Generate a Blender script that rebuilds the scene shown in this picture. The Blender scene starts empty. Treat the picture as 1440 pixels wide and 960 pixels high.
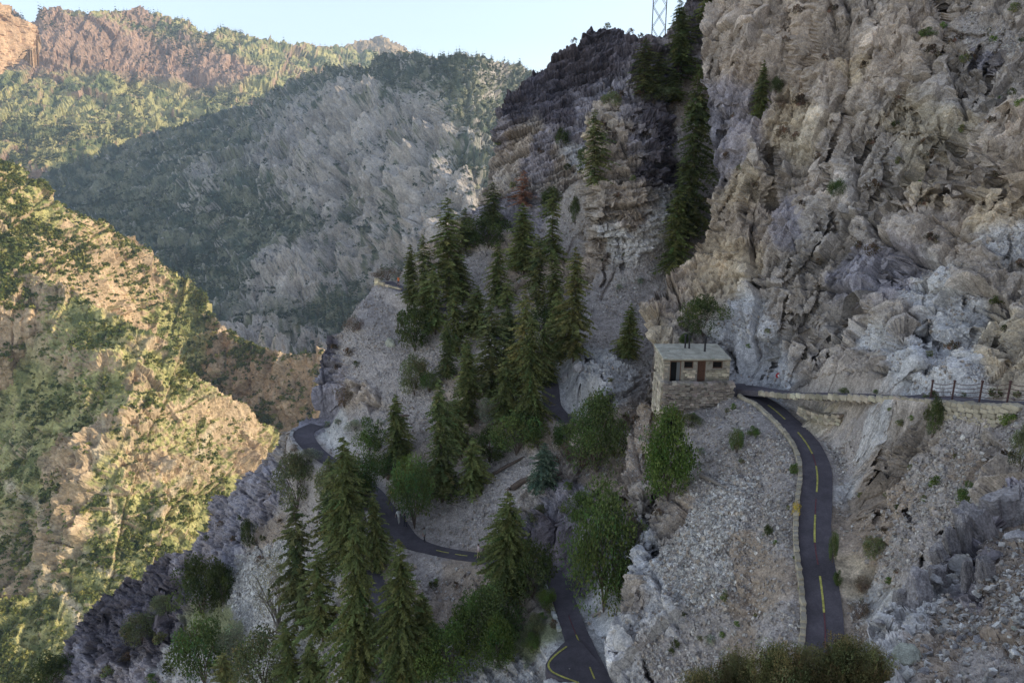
import bpy, bmesh, math, random
import numpy as np
from mathutils import Vector, Matrix

R = math.radians
SC = bpy.context.scene
COL = SC.collection
random.seed(11)

# ------------------------------------------------------------------ camera
PITCH = R(15.0)
F_PX, CXP, CYP = 1040.0, 720.0, 480.0
cam_d = bpy.data.cameras.new('camera')
cam_d.sensor_width = 36.0
cam_d.lens = 36.0 * F_PX / 1440.0
cam_d.clip_start = 0.3
cam_d.clip_end = 30000
cam = bpy.data.objects.new('camera', cam_d)
cam.rotation_euler = (R(90) - PITCH, 0, 0)
COL.objects.link(cam)
SC.camera = cam

# ------------------------------------------------------------------ sky, sun, exposure
SUN_EL, SUN_AZ = R(20), R(80)          # azimuth measured from the view direction (+Y) towards +X
world = bpy.data.worlds.new('World')
SC.world = world
world.use_nodes = True
wn, wl = world.node_tree.nodes, world.node_tree.links
wn.clear()
sky = wn.new('ShaderNodeTexSky')
sky.sky_type = 'NISHITA'
sky.sun_disc = False
sky.sun_elevation = SUN_EL
sky.sun_rotation = SUN_AZ
sky.altitude = 2000
sky.air_density = 1.0
sky.dust_density = 0.6
sky.ozone_density = 1.0
bg = wn.new('ShaderNodeBackground')
bg.inputs[1].default_value = 0.14
wo = wn.new('ShaderNodeOutputWorld')
hsv = wn.new('ShaderNodeHueSaturation')
hsv.inputs['Saturation'].default_value = 0.66
wl.new(sky.outputs[0], hsv.inputs['Color'])
wl.new(hsv.outputs[0], bg.inputs[0])
wl.new(bg.outputs[0], wo.inputs[0])
sun_d = bpy.data.lights.new('sun', 'SUN')
sun_d.energy = 2.6
sun_d.angle = R(0.5)
sun_d.color = (1.0, 0.84, 0.60)
sun = bpy.data.objects.new('sun', sun_d)
sd = Vector((math.sin(SUN_AZ) * math.cos(SUN_EL), math.cos(SUN_AZ) * math.cos(SUN_EL), math.sin(SUN_EL)))
sun.rotation_euler = sd.to_track_quat('Z', 'Y').to_euler()
COL.objects.link(sun)
SC.view_settings.view_transform = 'Standard'
SC.view_settings.look = 'None'
SC.view_settings.gamma = 1.0
SC.view_settings.exposure = 1.22
SC.cycles.max_bounces = 5
SC.cycles.diffuse_bounces = 3
SC.cycles.glossy_bounces = 1
SC.cycles.transmission_bounces = 2
SC.cycles.transparent_max_bounces = 4
SC.cycles.volume_bounces = 0
SC.cycles.use_denoising = True
SC.cycles.use_adaptive_sampling = True

# ------------------------------------------------------------------ numbers
def ray(u, v):
    """direction through a photo pixel with unit depth along the view axis"""
    cx = (np.asarray(u, float) - CXP) / F_PX
    cy = (CYP - np.asarray(v, float)) / F_PX
    c, s = math.cos(PITCH), math.sin(PITCH)
    return np.stack([cx, c + cy * s, -s + cy * c], -1)

def at(u, v, d):
    return ray(u, v) * np.asarray(d, float)[..., None]

def proj(P):
    P = np.asarray(P, float)
    c, s = math.cos(PITCH), math.sin(PITCH)
    dep = P[..., 1] * c - P[..., 2] * s
    up = P[..., 1] * s + P[..., 2] * c
    return CXP + F_PX * P[..., 0] / dep, CYP - F_PX * up / dep, dep

def h3(ix, iy, iz, s):
    n = (ix.astype(np.uint32) * np.uint32(374761393) + iy.astype(np.uint32) * np.uint32(668265263)
         + iz.astype(np.uint32) * np.uint32(2246822519) + np.uint32((s * 3266489917) & 0xffffffff))
    n = (n ^ (n >> np.uint32(13))) * np.uint32(1274126177)
    n = (n ^ (n >> np.uint32(15))) * np.uint32(2654435761)
    n ^= n >> np.uint32(16)
    return n.astype(np.float32) * np.float32(1 / 4294967296.0)

def vnoise(P, s=0):
    """smooth value noise in -1..1"""
    P = np.asarray(P)
    f = np.floor(P)
    i = f.astype(np.int64)
    t = (P - f).astype(np.float32)
    t = t * t * (3 - 2 * t)
    x, y, z = i[..., 0], i[..., 1], i[..., 2]
    tx, ty, tz = t[..., 0], t[..., 1], t[..., 2]
    def c(a, b, d):
        return h3(x + a, y + b, z + d, s)
    a = c(0, 0, 0) * (1 - tx) + c(1, 0, 0) * tx
    b = c(0, 1, 0) * (1 - tx) + c(1, 1, 0) * tx
    e = a * (1 - ty) + b * ty
    a = c(0, 0, 1) * (1 - tx) + c(1, 0, 1) * tx
    b = c(0, 1, 1) * (1 - tx) + c(1, 1, 1) * tx
    g = a * (1 - ty) + b * ty
    return (e * (1 - tz) + g * tz) * 2 - 1

def fbm(P, o=4, s=0, g=0.5):
    r, a, n = 0, 1.0, 0
    for k in range(o):
        r = r + a * vnoise(P * (2.03 ** k) + k * 7.3, s + k)
        n += a
        a *= g
    return r / n

def ridged(P, o=4, s=0):
    r, a, n = 0, 1.0, 0
    for k in range(o):
        r = r + a * (1 - 2 * np.abs(vnoise(P * (2.1 ** k) + k * 5.1, s + k)))
        n += a
        a *= 0.5
    return r / n

def facet(P, s=0, slope=0.7):
    """broken-rock relief: every cell is a tilted plane of its own; returns height and crack closeness (0 on a crack)"""
    P = np.asarray(P)
    b = np.floor(P - 0.5).astype(np.int64)
    best = np.full(P.shape[:-1], 9.0, np.float32)
    sec = best.copy()
    H = np.zeros(P.shape[:-1], np.float32)
    for a in (0, 1):
        for c in (0, 1):
            for e in (0, 1):
                ix, iy, iz = b[..., 0] + a, b[..., 1] + c, b[..., 2] + e
                j = [h3(ix, iy, iz, s * 17 + k) for k in range(3)]
                dx = (P[..., 0] - (ix + 0.5 + (j[0] - .5) * .8)).astype(np.float32)
                dy = (P[..., 1] - (iy + 0.5 + (j[1] - .5) * .8)).astype(np.float32)
                dz = (P[..., 2] - (iz + 0.5 + (j[2] - .5) * .8)).astype(np.float32)
                d = dx * dx + dy * dy + dz * dz
                k = [h3(ix, iy, iz, s * 17 + 5 + q) - .5 for q in range(4)]
                h = k[0] + 2 * slope * (k[1] * dx + k[2] * dy + k[3] * dz)
                m = d < best
                sec = np.where(m, best, np.minimum(sec, d))
                H = np.where(m, h, H)
                best = np.where(m, d, best)
    return H, np.sqrt(sec) - np.sqrt(best)

def shard(P, s=0, slope=1.1, k=1.1):
    """conchoidal relief: the lowest of tilted bowls about scattered points, so faces are scooped and meet in sharp arrises"""
    P = np.asarray(P)
    b = np.floor(P - 0.5).astype(np.int64)
    best = np.full(P.shape[:-1], 9.0, np.float32)
    sec = best.copy()
    for a in (0, 1):
        for c in (0, 1):
            for e in (0, 1):
                ix, iy, iz = b[..., 0] + a, b[..., 1] + c, b[..., 2] + e
                j = [h3(ix, iy, iz, s * 17 + q) - .5 for q in range(6)]
                dx = (P[..., 0] - (ix + 0.5 + j[0] * .8)).astype(np.float32)
                dy = (P[..., 1] - (iy + 0.5 + j[1] * .8)).astype(np.float32)
                dz = (P[..., 2] - (iz + 0.5 + j[2] * .8)).astype(np.float32)
                h = k * (dx * dx + dy * dy + dz * dz) + .5 * (j[3] + j[4]) + slope * 2 * (j[3] * dx + j[4] * dy + j[5] * dz)
                m = h < best
                sec = np.where(m, best, np.minimum(sec, h))
                best = np.where(m, h, best)
    return best - .1, sec - best

def joints(P, n, sp, s):
    """slabs between parallel joints, each standing a little proud or back; long straight steps"""
    n = np.array(n, float); n /= np.linalg.norm(n)
    t = np.cross(n, [.2, .9, .3]); t /= np.linalg.norm(t)
    a = P @ n / sp + .25 * vnoise(P / (sp * 3), s); b = P @ t / (sp * 2.6) + .3 * vnoise(P / (sp * 2), s + 1)
    ia, ib = np.floor(a).astype(np.int64), np.floor(b).astype(np.int64)
    h = h3(ia, ib, ia * 0, s) - .5
    e = np.minimum(a - ia, 1 - (a - ia))
    return h + .5 * (a - ia - .5) * (h3(ia, ib, ia * 0, s + 9) - .3), e

def ashlar(P, frame, size, s, tilt=.8, warp=.12):
    """joint-bounded blocks: relief of tilted flat faces with long straight edges; returns height and nearness to an edge"""
    n1, n2, n3, (s1, s2, s3) = frame
    Pw = P + size * warp * np.stack([fbm(P / (size * 1.3), 2, s + 3), fbm(P / (size * 1.3), 2, s + 4), fbm(P / (size * 1.3), 2, s + 5)], -1)
    a = Pw @ n1 / (size * s1)
    ia = np.floor(a).astype(np.int64)
    z = ia * 0
    c = Pw @ n3 / (size * s3) + 3 * h3(ia, z, z, s)
    ic = np.floor(c).astype(np.int64)
    b = Pw @ n2 / (size * s2) + 3 * h3(ia, ic, z, s + 1)
    ib = np.floor(b).astype(np.int64)
    fa, fb, fc = a - ia, b - ib, c - ic
    h = (h3(ia, ib, ic, s + 2) - .5) + tilt * ((h3(ia, ib, ic, s + 6) - .5) * (fa - .5) + (h3(ia, ib, ic, s + 7) - .35) * (fc - .5) + (h3(ia, ib, ic, s + 8) - .5) * (fb - .5)) * 1.5
    e = np.minimum(np.minimum(fa, 1 - fa) * s1, np.minimum(fc, 1 - fc) * s3)
    return h.astype(np.float32), e

def frame3(n1, n3, sz):
    n1 = np.array(n1, float); n1 /= np.linalg.norm(n1)
    n3 = np.array(n3, float); n3 -= (n3 @ n1) * n1; n3 /= np.linalg.norm(n3)
    return n1, np.cross(n3, n1), n3, sz

def sstep(a, b, x):
    t = np.clip((x - a) / (b - a), 0, 1)
    return t * t * (3 - 2 * t)

class TPS:
    def __init__(s, pts):
        p = np.array(pts, float)
        s.x = p[:, :2] / 100
        y = np.log(p[:, 2])
        n = len(p)
        K = s.k(s.x, s.x) + np.eye(n) * 0.02
        Q = np.hstack([np.ones((n, 1)), s.x])
        M = np.block([[K, Q], [Q.T, np.zeros((3, 3))]])
        s.w = np.linalg.solve(M, np.concatenate([y, [0, 0, 0]]))
    def k(s, a, b):
        d2 = ((a[:, None, :] - b[None]) ** 2).sum(-1)
        return 0.5 * d2 * np.log(d2 + 1e-9)
    def __call__(s, u, v):
        q = np.stack([np.ravel(u), np.ravel(v)], -1) / 100
        out = np.empty(len(q))
        for i in range(0, len(q), 40000):
            c = q[i:i + 40000]
            out[i:i + 40000] = s.k(c, s.x) @ s.w[:-3] + s.w[-3] + c @ s.w[-2:]
        return np.exp(out).reshape(np.shape(u))

def inside(poly, u, v):
    r = np.zeros(u.shape, bool)
    n = len(poly)
    for i in range(n):
        x0, y0 = poly[i]
        x1, y1 = poly[(i + 1) % n]
        if y0 == y1:
            continue
        c = (y0 > v) != (y1 > v)
        r ^= c & (u < (x1 - x0) * (v - y0) / (y1 - y0) + x0)
    return r

def linedist(line, u, v):
    """distance in pixels to a polyline"""
    best = np.full(u.shape, 1e9)
    for (x0, y0), (x1, y1) in zip(line[:-1], line[1:]):
        dx, dy = x1 - x0, y1 - y0
        t = np.clip(((u - x0) * dx + (v - y0) * dy) / (dx * dx + dy * dy + 1e-9), 0, 1)
        best = np.minimum(best, np.hypot(u - x0 - t * dx, v - y0 - t * dy))
    return best

def curve(pts, step):
    """smooth curve through points, resampled about every step"""
    P = np.array(pts, float)
    P = np.vstack([2 * P[0] - P[1], P, 2 * P[-1] - P[-2]])
    out = []
    for i in range(1, len(P) - 2):
        n = max(2, int(np.linalg.norm((P[i + 1] - P[i])[:3]) / step))
        for k in range(n):
            t = k / n
            out.append(0.5 * (2 * P[i] + (P[i + 1] - P[i - 1]) * t + (2 * P[i - 1] - 5 * P[i] + 4 * P[i + 1] - P[i + 2]) * t * t
                              + (3 * P[i] - P[i - 1] - 3 * P[i + 1] + P[i + 2]) * t ** 3))
    out.append(P[-2])
    return np.array(out)

# ------------------------------------------------------------------ scene bookkeeping
def tag(o, label=None, cat=None, group=None, kind=None):
    if label: o['label'] = label
    if cat: o['category'] = cat
    if group: o['group'] = group
    if kind: o['kind'] = kind
    return o

def mesh_np(name, V, Fq, mat=None, smooth=False, color=None, mats=None, midx=None):
    """V n x 3, Fq m x 3 or m x 4 (-1 in the last place for a triangle)"""
    V = np.asarray(V, np.float32)
    Fq = np.asarray(Fq, np.int32)
    me = bpy.data.meshes.new(name)
    me.vertices.add(len(V))
    me.vertices.foreach_set('co', V.ravel())
    n = len(Fq)
    if Fq.shape[1] == 4:
        cnt = np.where(Fq[:, 3] < 0, 3, 4)
        loops = Fq.ravel()[Fq.ravel() >= 0]
    else:
        cnt = np.full(n, Fq.shape[1])
        loops = Fq.ravel()
    me.loops.add(len(loops))
    me.loops.foreach_set('vertex_index', loops.astype(np.int32))
    me.polygons.add(n)
    me.polygons.foreach_set('loop_start', np.concatenate([[0], np.cumsum(cnt)[:-1]]).astype(np.int32))
    for m in (mats or ([mat] if mat else [])):
        me.materials.append(m)
    if midx is not None:
        me.polygons.foreach_set('material_index', np.asarray(midx, np.int32))
    me.update(calc_edges=True)
    me.polygons.foreach_set('use_smooth', np.full(n, bool(smooth)))
    if color is not None:
        a = me.color_attributes.new('tint', 'FLOAT_COLOR', 'POINT')
        a.data.foreach_set('color', np.hstack([color, np.ones((len(V), 1))]).astype(np.float32).ravel())
    me.update()
    return me

def link(name, me, parent=None, loc=None, kind=None):
    o = bpy.data.objects.new(name, me)
    COL.objects.link(o)
    if parent is not None: o.parent = parent
    if loc is not None: o.location = loc
    if kind: o['kind'] = kind
    return o

def empty(name, loc=(0, 0, 0), rz=0, **k):
    o = bpy.data.objects.new(name, None)
    COL.objects.link(o)
    o.location = loc
    o.rotation_euler = (0, 0, rz)
    o.empty_display_size = 0.3
    tag(o, **k)
    return o

def copy_tree(o, parent=None):
    c = o.copy()
    COL.objects.link(c)
    if parent is not None: c.parent = parent
    for ch in list(o.children):
        copy_tree(ch, c)
    return c

# ------------------------------------------------------------------ materials
def mat(name, base, rough=0.9, noise=None, bump=None, attr=None, objvar=0.0, trans=0.0, metal=0.0, spec=0.25):
    """base colour (or the attribute's) times layers of noise; bump layers (scale, strength, distance)"""
    m = bpy.data.materials.new(name)
    m.use_nodes = True
    nt = m.node_tree
    N, L = nt.nodes, nt.links
    b = N['Principled BSDF']
    b.inputs['Roughness'].default_value = rough
    b.inputs['Metallic'].default_value = metal
    b.inputs['Specular IOR Level'].default_value = spec
    if attr:
        c = N.new('ShaderNodeAttribute'); c.attribute_name = attr; cur = c.outputs['Color']
    else:
        c = N.new('ShaderNodeRGB'); c.outputs[0].default_value = (*base, 1); cur = c.outputs[0]
    geo = N.new('ShaderNodeTexCoord')
    for (sc, lo, hi, det) in (noise or []):
        t = N.new('ShaderNodeTexNoise')
        t.inputs['Scale'].default_value = sc
        t.inputs['Detail'].default_value = det
        t.inputs['Roughness'].default_value = 0.6
        L.new(geo.outputs['Object'], t.inputs['Vector'])
        r = N.new('ShaderNodeMapRange')
        r.inputs['From Min'].default_value = 0.32
        r.inputs['From Max'].default_value = 0.68
        r.inputs['To Min'].default_value = lo
        r.inputs['To Max'].default_value = hi
        L.new(t.outputs['Fac'], r.inputs['Value'])
        x = N.new('ShaderNodeVectorMath'); x.operation = 'SCALE'
        L.new(cur, x.inputs[0]); L.new(r.outputs[0], x.inputs['Scale'])
        cur = x.outputs[0]
    if objvar:
        oi = N.new('ShaderNodeObjectInfo')
        r = N.new('ShaderNodeMapRange')
        r.inputs['To Min'].default_value = 1 - objvar
        r.inputs['To Max'].default_value = 1 + objvar
        L.new(oi.outputs['Random'], r.inputs['Value'])
        x = N.new('ShaderNodeVectorMath'); x.operation = 'SCALE'
        L.new(cur, x.inputs[0]); L.new(r.outputs[0], x.inputs['Scale'])
        cur = x.outputs[0]
    L.new(cur, b.inputs['Base Color'])
    last = None
    for (sc, st, dist) in (bump or []):
        t = N.new('ShaderNodeTexNoise')
        t.inputs['Scale'].default_value = sc
        t.inputs['Detail'].default_value = 5
        t.inputs['Roughness'].default_value = 0.65
        L.new(geo.outputs['Object'], t.inputs['Vector'])
        bp = N.new('ShaderNodeBump')
        bp.inputs['Strength'].default_value = st
        bp.inputs['Distance'].default_value = dist
        L.new(t.outputs['Fac'], bp.inputs['Height'])
        if last: L.new(last, bp.inputs['Normal'])
        last = bp.outputs[0]
    if last: L.new(last, b.inputs['Normal'])
    if trans:
        out = N['Material Output']
        tr = N.new('ShaderNodeBsdfTranslucent')
        mx = N.new('ShaderNodeMixShader'); mx.inputs[0].default_value = trans
        L.new(cur, tr.inputs['Color'])
        L.new(b.outputs[0], mx.inputs[1]); L.new(tr.outputs[0], mx.inputs[2])
        L.new(mx.outputs[0], out.inputs['Surface'])
    return m

M_ROCK = mat('near_rock', (.3, .3, .3), attr='tint', noise=[(0.9, .84, 1.16, 4), (2.6, .80, 1.22, 5), (8, .66, 1.38, 5)], bump=[(2.2, .9, .22), (9, .9, .07)])
M_FAR = mat('far_rock', (.3, .3, .3), attr='tint', noise=[(.02, .88, 1.12, 4), (.09, .8, 1.22, 5), (.35, .7, 1.32, 5)], bump=[(.12, .9, 4.0)])
M_LEDGE = mat('ledge_ground', (.3, .3, .3), attr='tint', noise=[(3, .8, 1.2, 4), (22, .7, 1.3, 5)], bump=[(9, .8, .05), (45, .6, .015)])

# ------------------------------------------------------------------ trails (photo pixel, depth in metres, width in metres)
TR_UPPER = [(1043, 547, 68.5, 1.87), (1075, 552, 66.5, 1.73), (1120, 553, 62, 1.58), (1200, 555, 55, 1.58), (1280, 558, 49, 1.51),
            (1340, 562, 46, 1.51), (1400, 565, 43, 1.51), (1480, 570, 39.5, 1.51), (1600, 578, 34, 1.51)]
TR_LOWER = [(1030, 541, 71.5, 2.40), (1048, 553, 68.5, 2.48), (1080, 570, 65, 2.16), (1110, 595, 60.5, 2.00), (1138, 628, 56, 2.00),
            (1149, 665, 52.5, 2.00), (1147, 710, 49, 2.00), (1146, 760, 46, 2.00), (1153, 810, 43.8, 2.00), (1159, 860, 41.8, 2.00),
            (1160, 910, 40, 2.00), (1150, 980, 37.6, 2.00), (1140, 1040, 36, 2.00)]
TR_HIGH = [(541, 396, 131, 2.88), (553, 402, 128, 2.70), (575, 409, 125, 2.16), (605, 423, 121, 1.98), (645, 443, 115, 1.98), (685, 463, 109, 1.98),
           (722, 485, 103, 1.98), (756, 508, 97, 1.98), (772, 535, 92, 2.16), (778, 570, 88, 2.16), (800, 600, 86, 2.16)]
TR_MID = [(446, 597, 113, 2.75), (428, 607, 110.5, 3.10), (430, 620, 107.5, 2.92), (448, 638, 103.5, 2.24), (478, 658, 99, 2.06), (505, 675, 95, 2.06),
          (525, 692, 91, 2.24), (538, 715, 87, 2.92), (551, 740, 83.5, 3.78), (575, 762, 80.5, 2.58), (605, 772, 78.5, 1.89), (640, 779, 76.7, 1.81),
          (676, 786, 75, 1.81), (725, 794, 72, 1.81), (765, 801, 69.5, 1.98), (783, 815, 67.3, 1.98), (791, 840, 64.5, 2.06),
          (803, 875, 61, 2.06), (818, 912, 57.5, 2.15), (836, 955, 53.8, 2.32), (856, 1010, 49.5, 2.41)]
TR_DEEP = [(520, 800, 75, 1.98), (535, 840, 71, 1.98), (546, 880, 67.5, 1.98), (550, 915, 64.5, 1.98), (557, 960, 61.5, 1.98), (570, 1015, 58, 1.98)]

def trail_line(T):
    pts = [(*at(u, v, d), w) for (u, v, d, w) in T]
    c = curve(pts, 0.8)
    z = c[:, 2].copy()
    k = 5
    zp = np.pad(z, k, mode='edge')
    c[:, 2] = np.convolve(zp, np.ones(2 * k + 1) / (2 * k + 1), 'valid')
    return c
LINES = {k: trail_line(t) for k, t in dict(upper=TR_UPPER, lower=TR_LOWER, high=TR_HIGH, mid=TR_MID, deep=TR_DEEP).items()}

HUT = dict(x0=13.95, x1=19.85, y0=0, depth=4.2)      # y0 and floor height follow from the pixel of its front wall
_p = at(978, 537, 68.0)
HUT['y0'], HUT['z'] = _p[1], _p[2]

def bench(P, keys, pad=0.5, blend=2.2, zlim=6.0):
    """cut and fill a level bench into the slope under each trail and the hut"""
    X = P[..., :2]
    for k in keys:
        c = LINES[k]
        u, v, _ = proj(c)
        best = np.full(P.shape[:-1], 1e9)
        zt = np.zeros(P.shape[:-1])
        wt = np.zeros(P.shape[:-1])
        lo, hi = c[:, :2].min(0) - 7, c[:, :2].max(0) + 7
        M = ((X > lo) & (X < hi)).all(-1)
        Q = X[M]
        b, z, w = np.full(len(Q), 1e9), np.zeros(len(Q)), np.zeros(len(Q))
        for i in range(0, len(c) - 1):
            p, q = c[i, :2], c[i + 1, :2]
            e = q - p
            t = np.clip(((Q - p) @ e) / (e @ e + 1e-9), 0, 1)
            d = np.linalg.norm(Q - p - t[:, None] * e, axis=1)
            m = d < b
            b = np.where(m, d, b)
            z = np.where(m, c[i, 2] + t * (c[i + 1, 2] - c[i, 2]), z)
            w = np.where(m, c[i, 3], w)
        rad = w / 2 + (.2 if k == 'upper' else pad)
        bl_ = .8 if k == 'upper' else blend
        dz = P[M][:, 2] - z
        f = (1 - sstep(rad, rad + bl_, b)) * (np.abs(dz) < zlim + 1.5 * 0) 
        Pm = P[M]
        Pm[:, 2] = Pm[:, 2] * (1 - f) + (z - 0.06) * f
        P[M] = Pm
    return P

def hut_bench(P):
    x, y, z = P[..., 0], P[..., 1], P[..., 2]
    x0, x1, y0, y1, zf = HUT['x0'] - .3, HUT['x1'] + .2, HUT['y0'] - 1.3, HUT['y0'] + HUT['depth'] + .6, HUT['z'] - .05
    dx = np.maximum(np.maximum(x0 - x, x - x1), 0)
    dy = np.maximum(np.maximum(y0 - y, y - y1), 0)
    d = np.hypot(dx, dy)
    f = (1 - sstep(0.0, 0.8, d)) * (np.abs(z - zf) < 9)
    P[..., 2] = z * (1 - f) + np.minimum(z, zf) * f
    return P

# ------------------------------------------------------------------ terrain sheets
ROCKCLS = {           # colour, roughness of the broken relief (0 smooth scree .. 1 crag)
    'R': ((.35, .285, .232), 1.0), 'T': ((.42, .335, .24), .9), 'W': ((.46, .425, .40), .6), 'D': ((.115, .095, .102), 1.1),
    'S': ((.38, .325, .29), .12), 'O': ((.34, .265, .205), .35), 'G': ((.24, .24, .13), .25), 'P': ((.27, .235, .24), .9),
    'L': ((.50, .46, .42), .14)}

def cracks(n, box, seed, lean=.25, ln=(30, 130), wd=(1.5, 2.8), dp=(.6, 1.7)):
    """fine open joints: wandering lines that run up the face, with side branches"""
    g = np.random.default_rng(seed); out = []
    for _ in range(n):
        u, v = g.uniform(box[0], box[2]), g.uniform(box[1], box[3])
        a = (lean + g.normal(0, .22)) if g.random() < .72 else (1.35 + g.normal(0, .3)) * (1 if g.random() < .6 else -1)
        L_ = g.uniform(*ln) * (1 if abs(a) < 1 else .6)
        pts = [(u, v)]
        for k in range(max(3, int(L_ / 12))):
            a2 = a + g.normal(0, .28)
            u -= 12 * math.sin(a2); v += 12 * math.cos(a2); pts.append((u, v))
        out.append((pts, g.uniform(*wd), g.uniform(*dp)))
    return out
class Sheet: pass
SHEETS = {}

def classes(seeds, u, v, P, wob, sc):
    keys = sorted({s[2] for s in seeds})
    uu = u + wob * 1.5 * fbm(P / sc, 6, 71, .62)
    vv = v + wob * 1.5 * fbm(P / sc, 6, 81, .62)
    W = {k: np.zeros(u.shape, np.float32) for k in keys}
    for (a, b, k) in seeds:
        d2 = ((uu - a) ** 2 + (vv - b) ** 2) / 900.0 + 0.05
        W[k] += (1 / d2 ** 4.5).astype(np.float32)
    t = sum(W.values())
    return {k: w / t for k, w in W.items()}

def sheet(name, poly, ctrl, step, seeds=None, L=6.0, amp=1.0, roll=None, feats=(), mask_wob=5, keys=(), hut=False,
          strata=None, material=None, far=False, skirt=(2, 8), seed=1, colorfn=None, veg=None, scree_amp=0.05, wob=30, ulim=None, extra=None, jset=None):
    poly = np.array(poly, float)
    u0, v0 = poly.min(0); u1, v1 = poly.max(0)
    if ulim: u0, v0, u1, v1 = max(u0, ulim[0]), max(v0, ulim[1]), min(u1, ulim[2]), min(v1, ulim[3])
    us, vs = np.arange(u0, u1 + step, step), np.arange(v0, v1 + step, step)
    U, V = np.meshgrid(us, vs)
    tps = TPS(ctrl)
    D = tps(U, V)
    n0 = fbm(np.stack([U / 7, V / 7, U * 0], -1), 2, 77)
    for f in feats:                      # (polyline, half width px, depth change m): clefts > 0, ribs < 0
        q = np.array(f[0]); m = 4 * f[1]
        ja, jb = int(max(0, (q[:, 0].min() - m - u0) / step)), int(max(0, (q[:, 0].max() + m - u0) / step)) + 1
        ia, ib = int(max(0, (q[:, 1].min() - m - v0) / step)), int(max(0, (q[:, 1].max() + m - v0) / step)) + 1
        if ja >= U.shape[1] or ia >= U.shape[0] or jb <= 1 or ib <= 1: continue
        dd = linedist(f[0], U[ia:ib, ja:jb] + (1.5 * n0[ia:ib, ja:jb] if f[1] < 4 else 0), V[ia:ib, ja:jb])
        D[ia:ib, ja:jb] += f[2] * np.exp(-(dd / f[1]) ** 2)
    if roll:
        line, wpx, k = roll
        dd = linedist(line, U, V)
        D = D * (1 + k * np.clip(1 - dd / wpx, 0, 1) ** 2)
    P = at(U, V, D)
    gu, gv = np.gradient(P, axis=1), np.gradient(P, axis=0)
    Nn = np.cross(gv, gu)
    Nn /= np.linalg.norm(Nn, axis=-1, keepdims=True) + 1e-9
    Nn *= np.sign(-(Nn * P).sum(-1, keepdims=True))
    n1 = fbm(np.stack([U / 22, V / 22, U * 0 + seed], -1), 4, 300 + seed)
    n2 = fbm(np.stack([U / 22, V / 22, U * 0 + 9 + seed], -1), 4, 320 + seed)
    mask = inside(poly, U + n1 * mask_wob * 2.2, V + n2 * mask_wob * 2.2)
    cls = classes(seeds, U, V, P, wob, L * 1.2) if seeds else None
    rough = sum(cls[k] * ROCKCLS[k][1] for k in cls) if cls else np.ones(U.shape)
    # broken rock relief in a tilted, stretched frame
    ax, stretch = strata or ((0, 0, 1), 1.0)
    ax = np.array(ax, float); ax /= np.linalg.norm(ax)
    Q = P - (1 - 1 / stretch) * (P @ ax)[..., None] * ax
    Q = Q + L * .10 * np.stack([vnoise(P / (L * 1.4), 40 + seed), vnoise(P / (L * 1.4), 50 + seed), vnoise(P / (L * 1.4), 60 + seed)], -1)
    fr = jset or frame3((1, .15, -.1), (.1, .1, 1), (.8, 1.0, 1.7))
    f1, g1 = ashlar(P, fr, L, seed)
    c1, k1 = ashlar(P, fr, L * .46, seed + 10)
    f2, e2 = shard(Q / (L * .42), seed + 1)
    c2, k2 = ashlar(P, fr, L * .19, seed + 20, 1.0, .25)
    f3, e3 = shard(Q / (L * .17), seed + 2)
    f4, e4 = facet(Q / (L * .065), seed + 3, .9)
    big = ridged(Q / (L * 2.6), 4, seed)
    j1 = f1
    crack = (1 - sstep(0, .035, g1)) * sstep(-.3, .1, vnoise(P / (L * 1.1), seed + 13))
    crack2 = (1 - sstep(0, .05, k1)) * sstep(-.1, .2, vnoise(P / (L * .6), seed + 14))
    H = .20 * big + .80 * f1 + .50 * c1 + .26 * f2 + .24 * c2 + .12 * f3 + .09 * f4 - .32 * crack - .16 * crack2
    sm = .12 * fbm(P / (L * .9), 3, seed + 5) + scree_amp * vnoise(P / (L * .05), seed + 6) + scree_amp * vnoise(P / (L * .025), seed + 8)
    disp = amp * L * .36 * H * rough + amp * L * .3 * sm * (1 - np.clip(rough, 0, 1))
    if extra is not None: disp = disp + extra(U, V, P)
    P = P + Nn * disp[..., None]
    if keys: P = bench(P, keys)
    if hut: P = hut_bench(P)
    # final normals for colouring
    gu, gv = np.gradient(P, axis=1), np.gradient(P, axis=0)
    N2 = np.cross(gv, gu); N2 /= np.linalg.norm(N2, axis=-1, keepdims=True) + 1e-9
    N2 *= np.sign(-(N2 * P).sum(-1, keepdims=True))
    if colorfn:
        C = colorfn(U, V, P, N2, Nn, f1, f2, big)
    else:
        C = sum(cls[k][..., None] * np.array(ROCKCLS[k][0]) for k in cls)
        tone = 1 + .25 * fbm(P / (L * .9), 4, 91) + (.28 * f1 + .30 * c1 + .34 * c2 + .12 * f2 + .2 * f3 + .3 * f4 - .25 * crack - .15 * crack2) * np.clip(rough, .15, 1)  # crack terms darken the colour: joint dirt, plus painted-in shade of the recesses
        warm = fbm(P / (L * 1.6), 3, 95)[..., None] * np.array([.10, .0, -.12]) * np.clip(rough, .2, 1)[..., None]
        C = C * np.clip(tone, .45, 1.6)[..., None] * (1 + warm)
        stain = sstep(.25, .5, fbm(P * np.array([1, 1, .35]) / (L * .35), 3, 99)) * np.clip(rough, 0, 1)
        C = C * (1 - .35 * stain[..., None])
        pale = sstep(.30, .55, fbm(P / (L * .5) + 31, 3, 104)) * np.clip(rough, 0.1, 1)
        C = C * (1 + .45 * pale[..., None])
    S = Sheet()
    S.U0, S.V0, S.step, S.P, S.mask, S.N, S.cls, S.Nb = u0, v0, step, P, mask, N2, cls, Nn
    SHEETS[name] = S
    # faces
    hgt, wid = U.shape
    q = mask[:-1, :-1] & mask[1:, :-1] & mask[:-1, 1:] & mask[1:, 1:]
    idx = np.arange(hgt * wid).reshape(hgt, wid)
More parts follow.
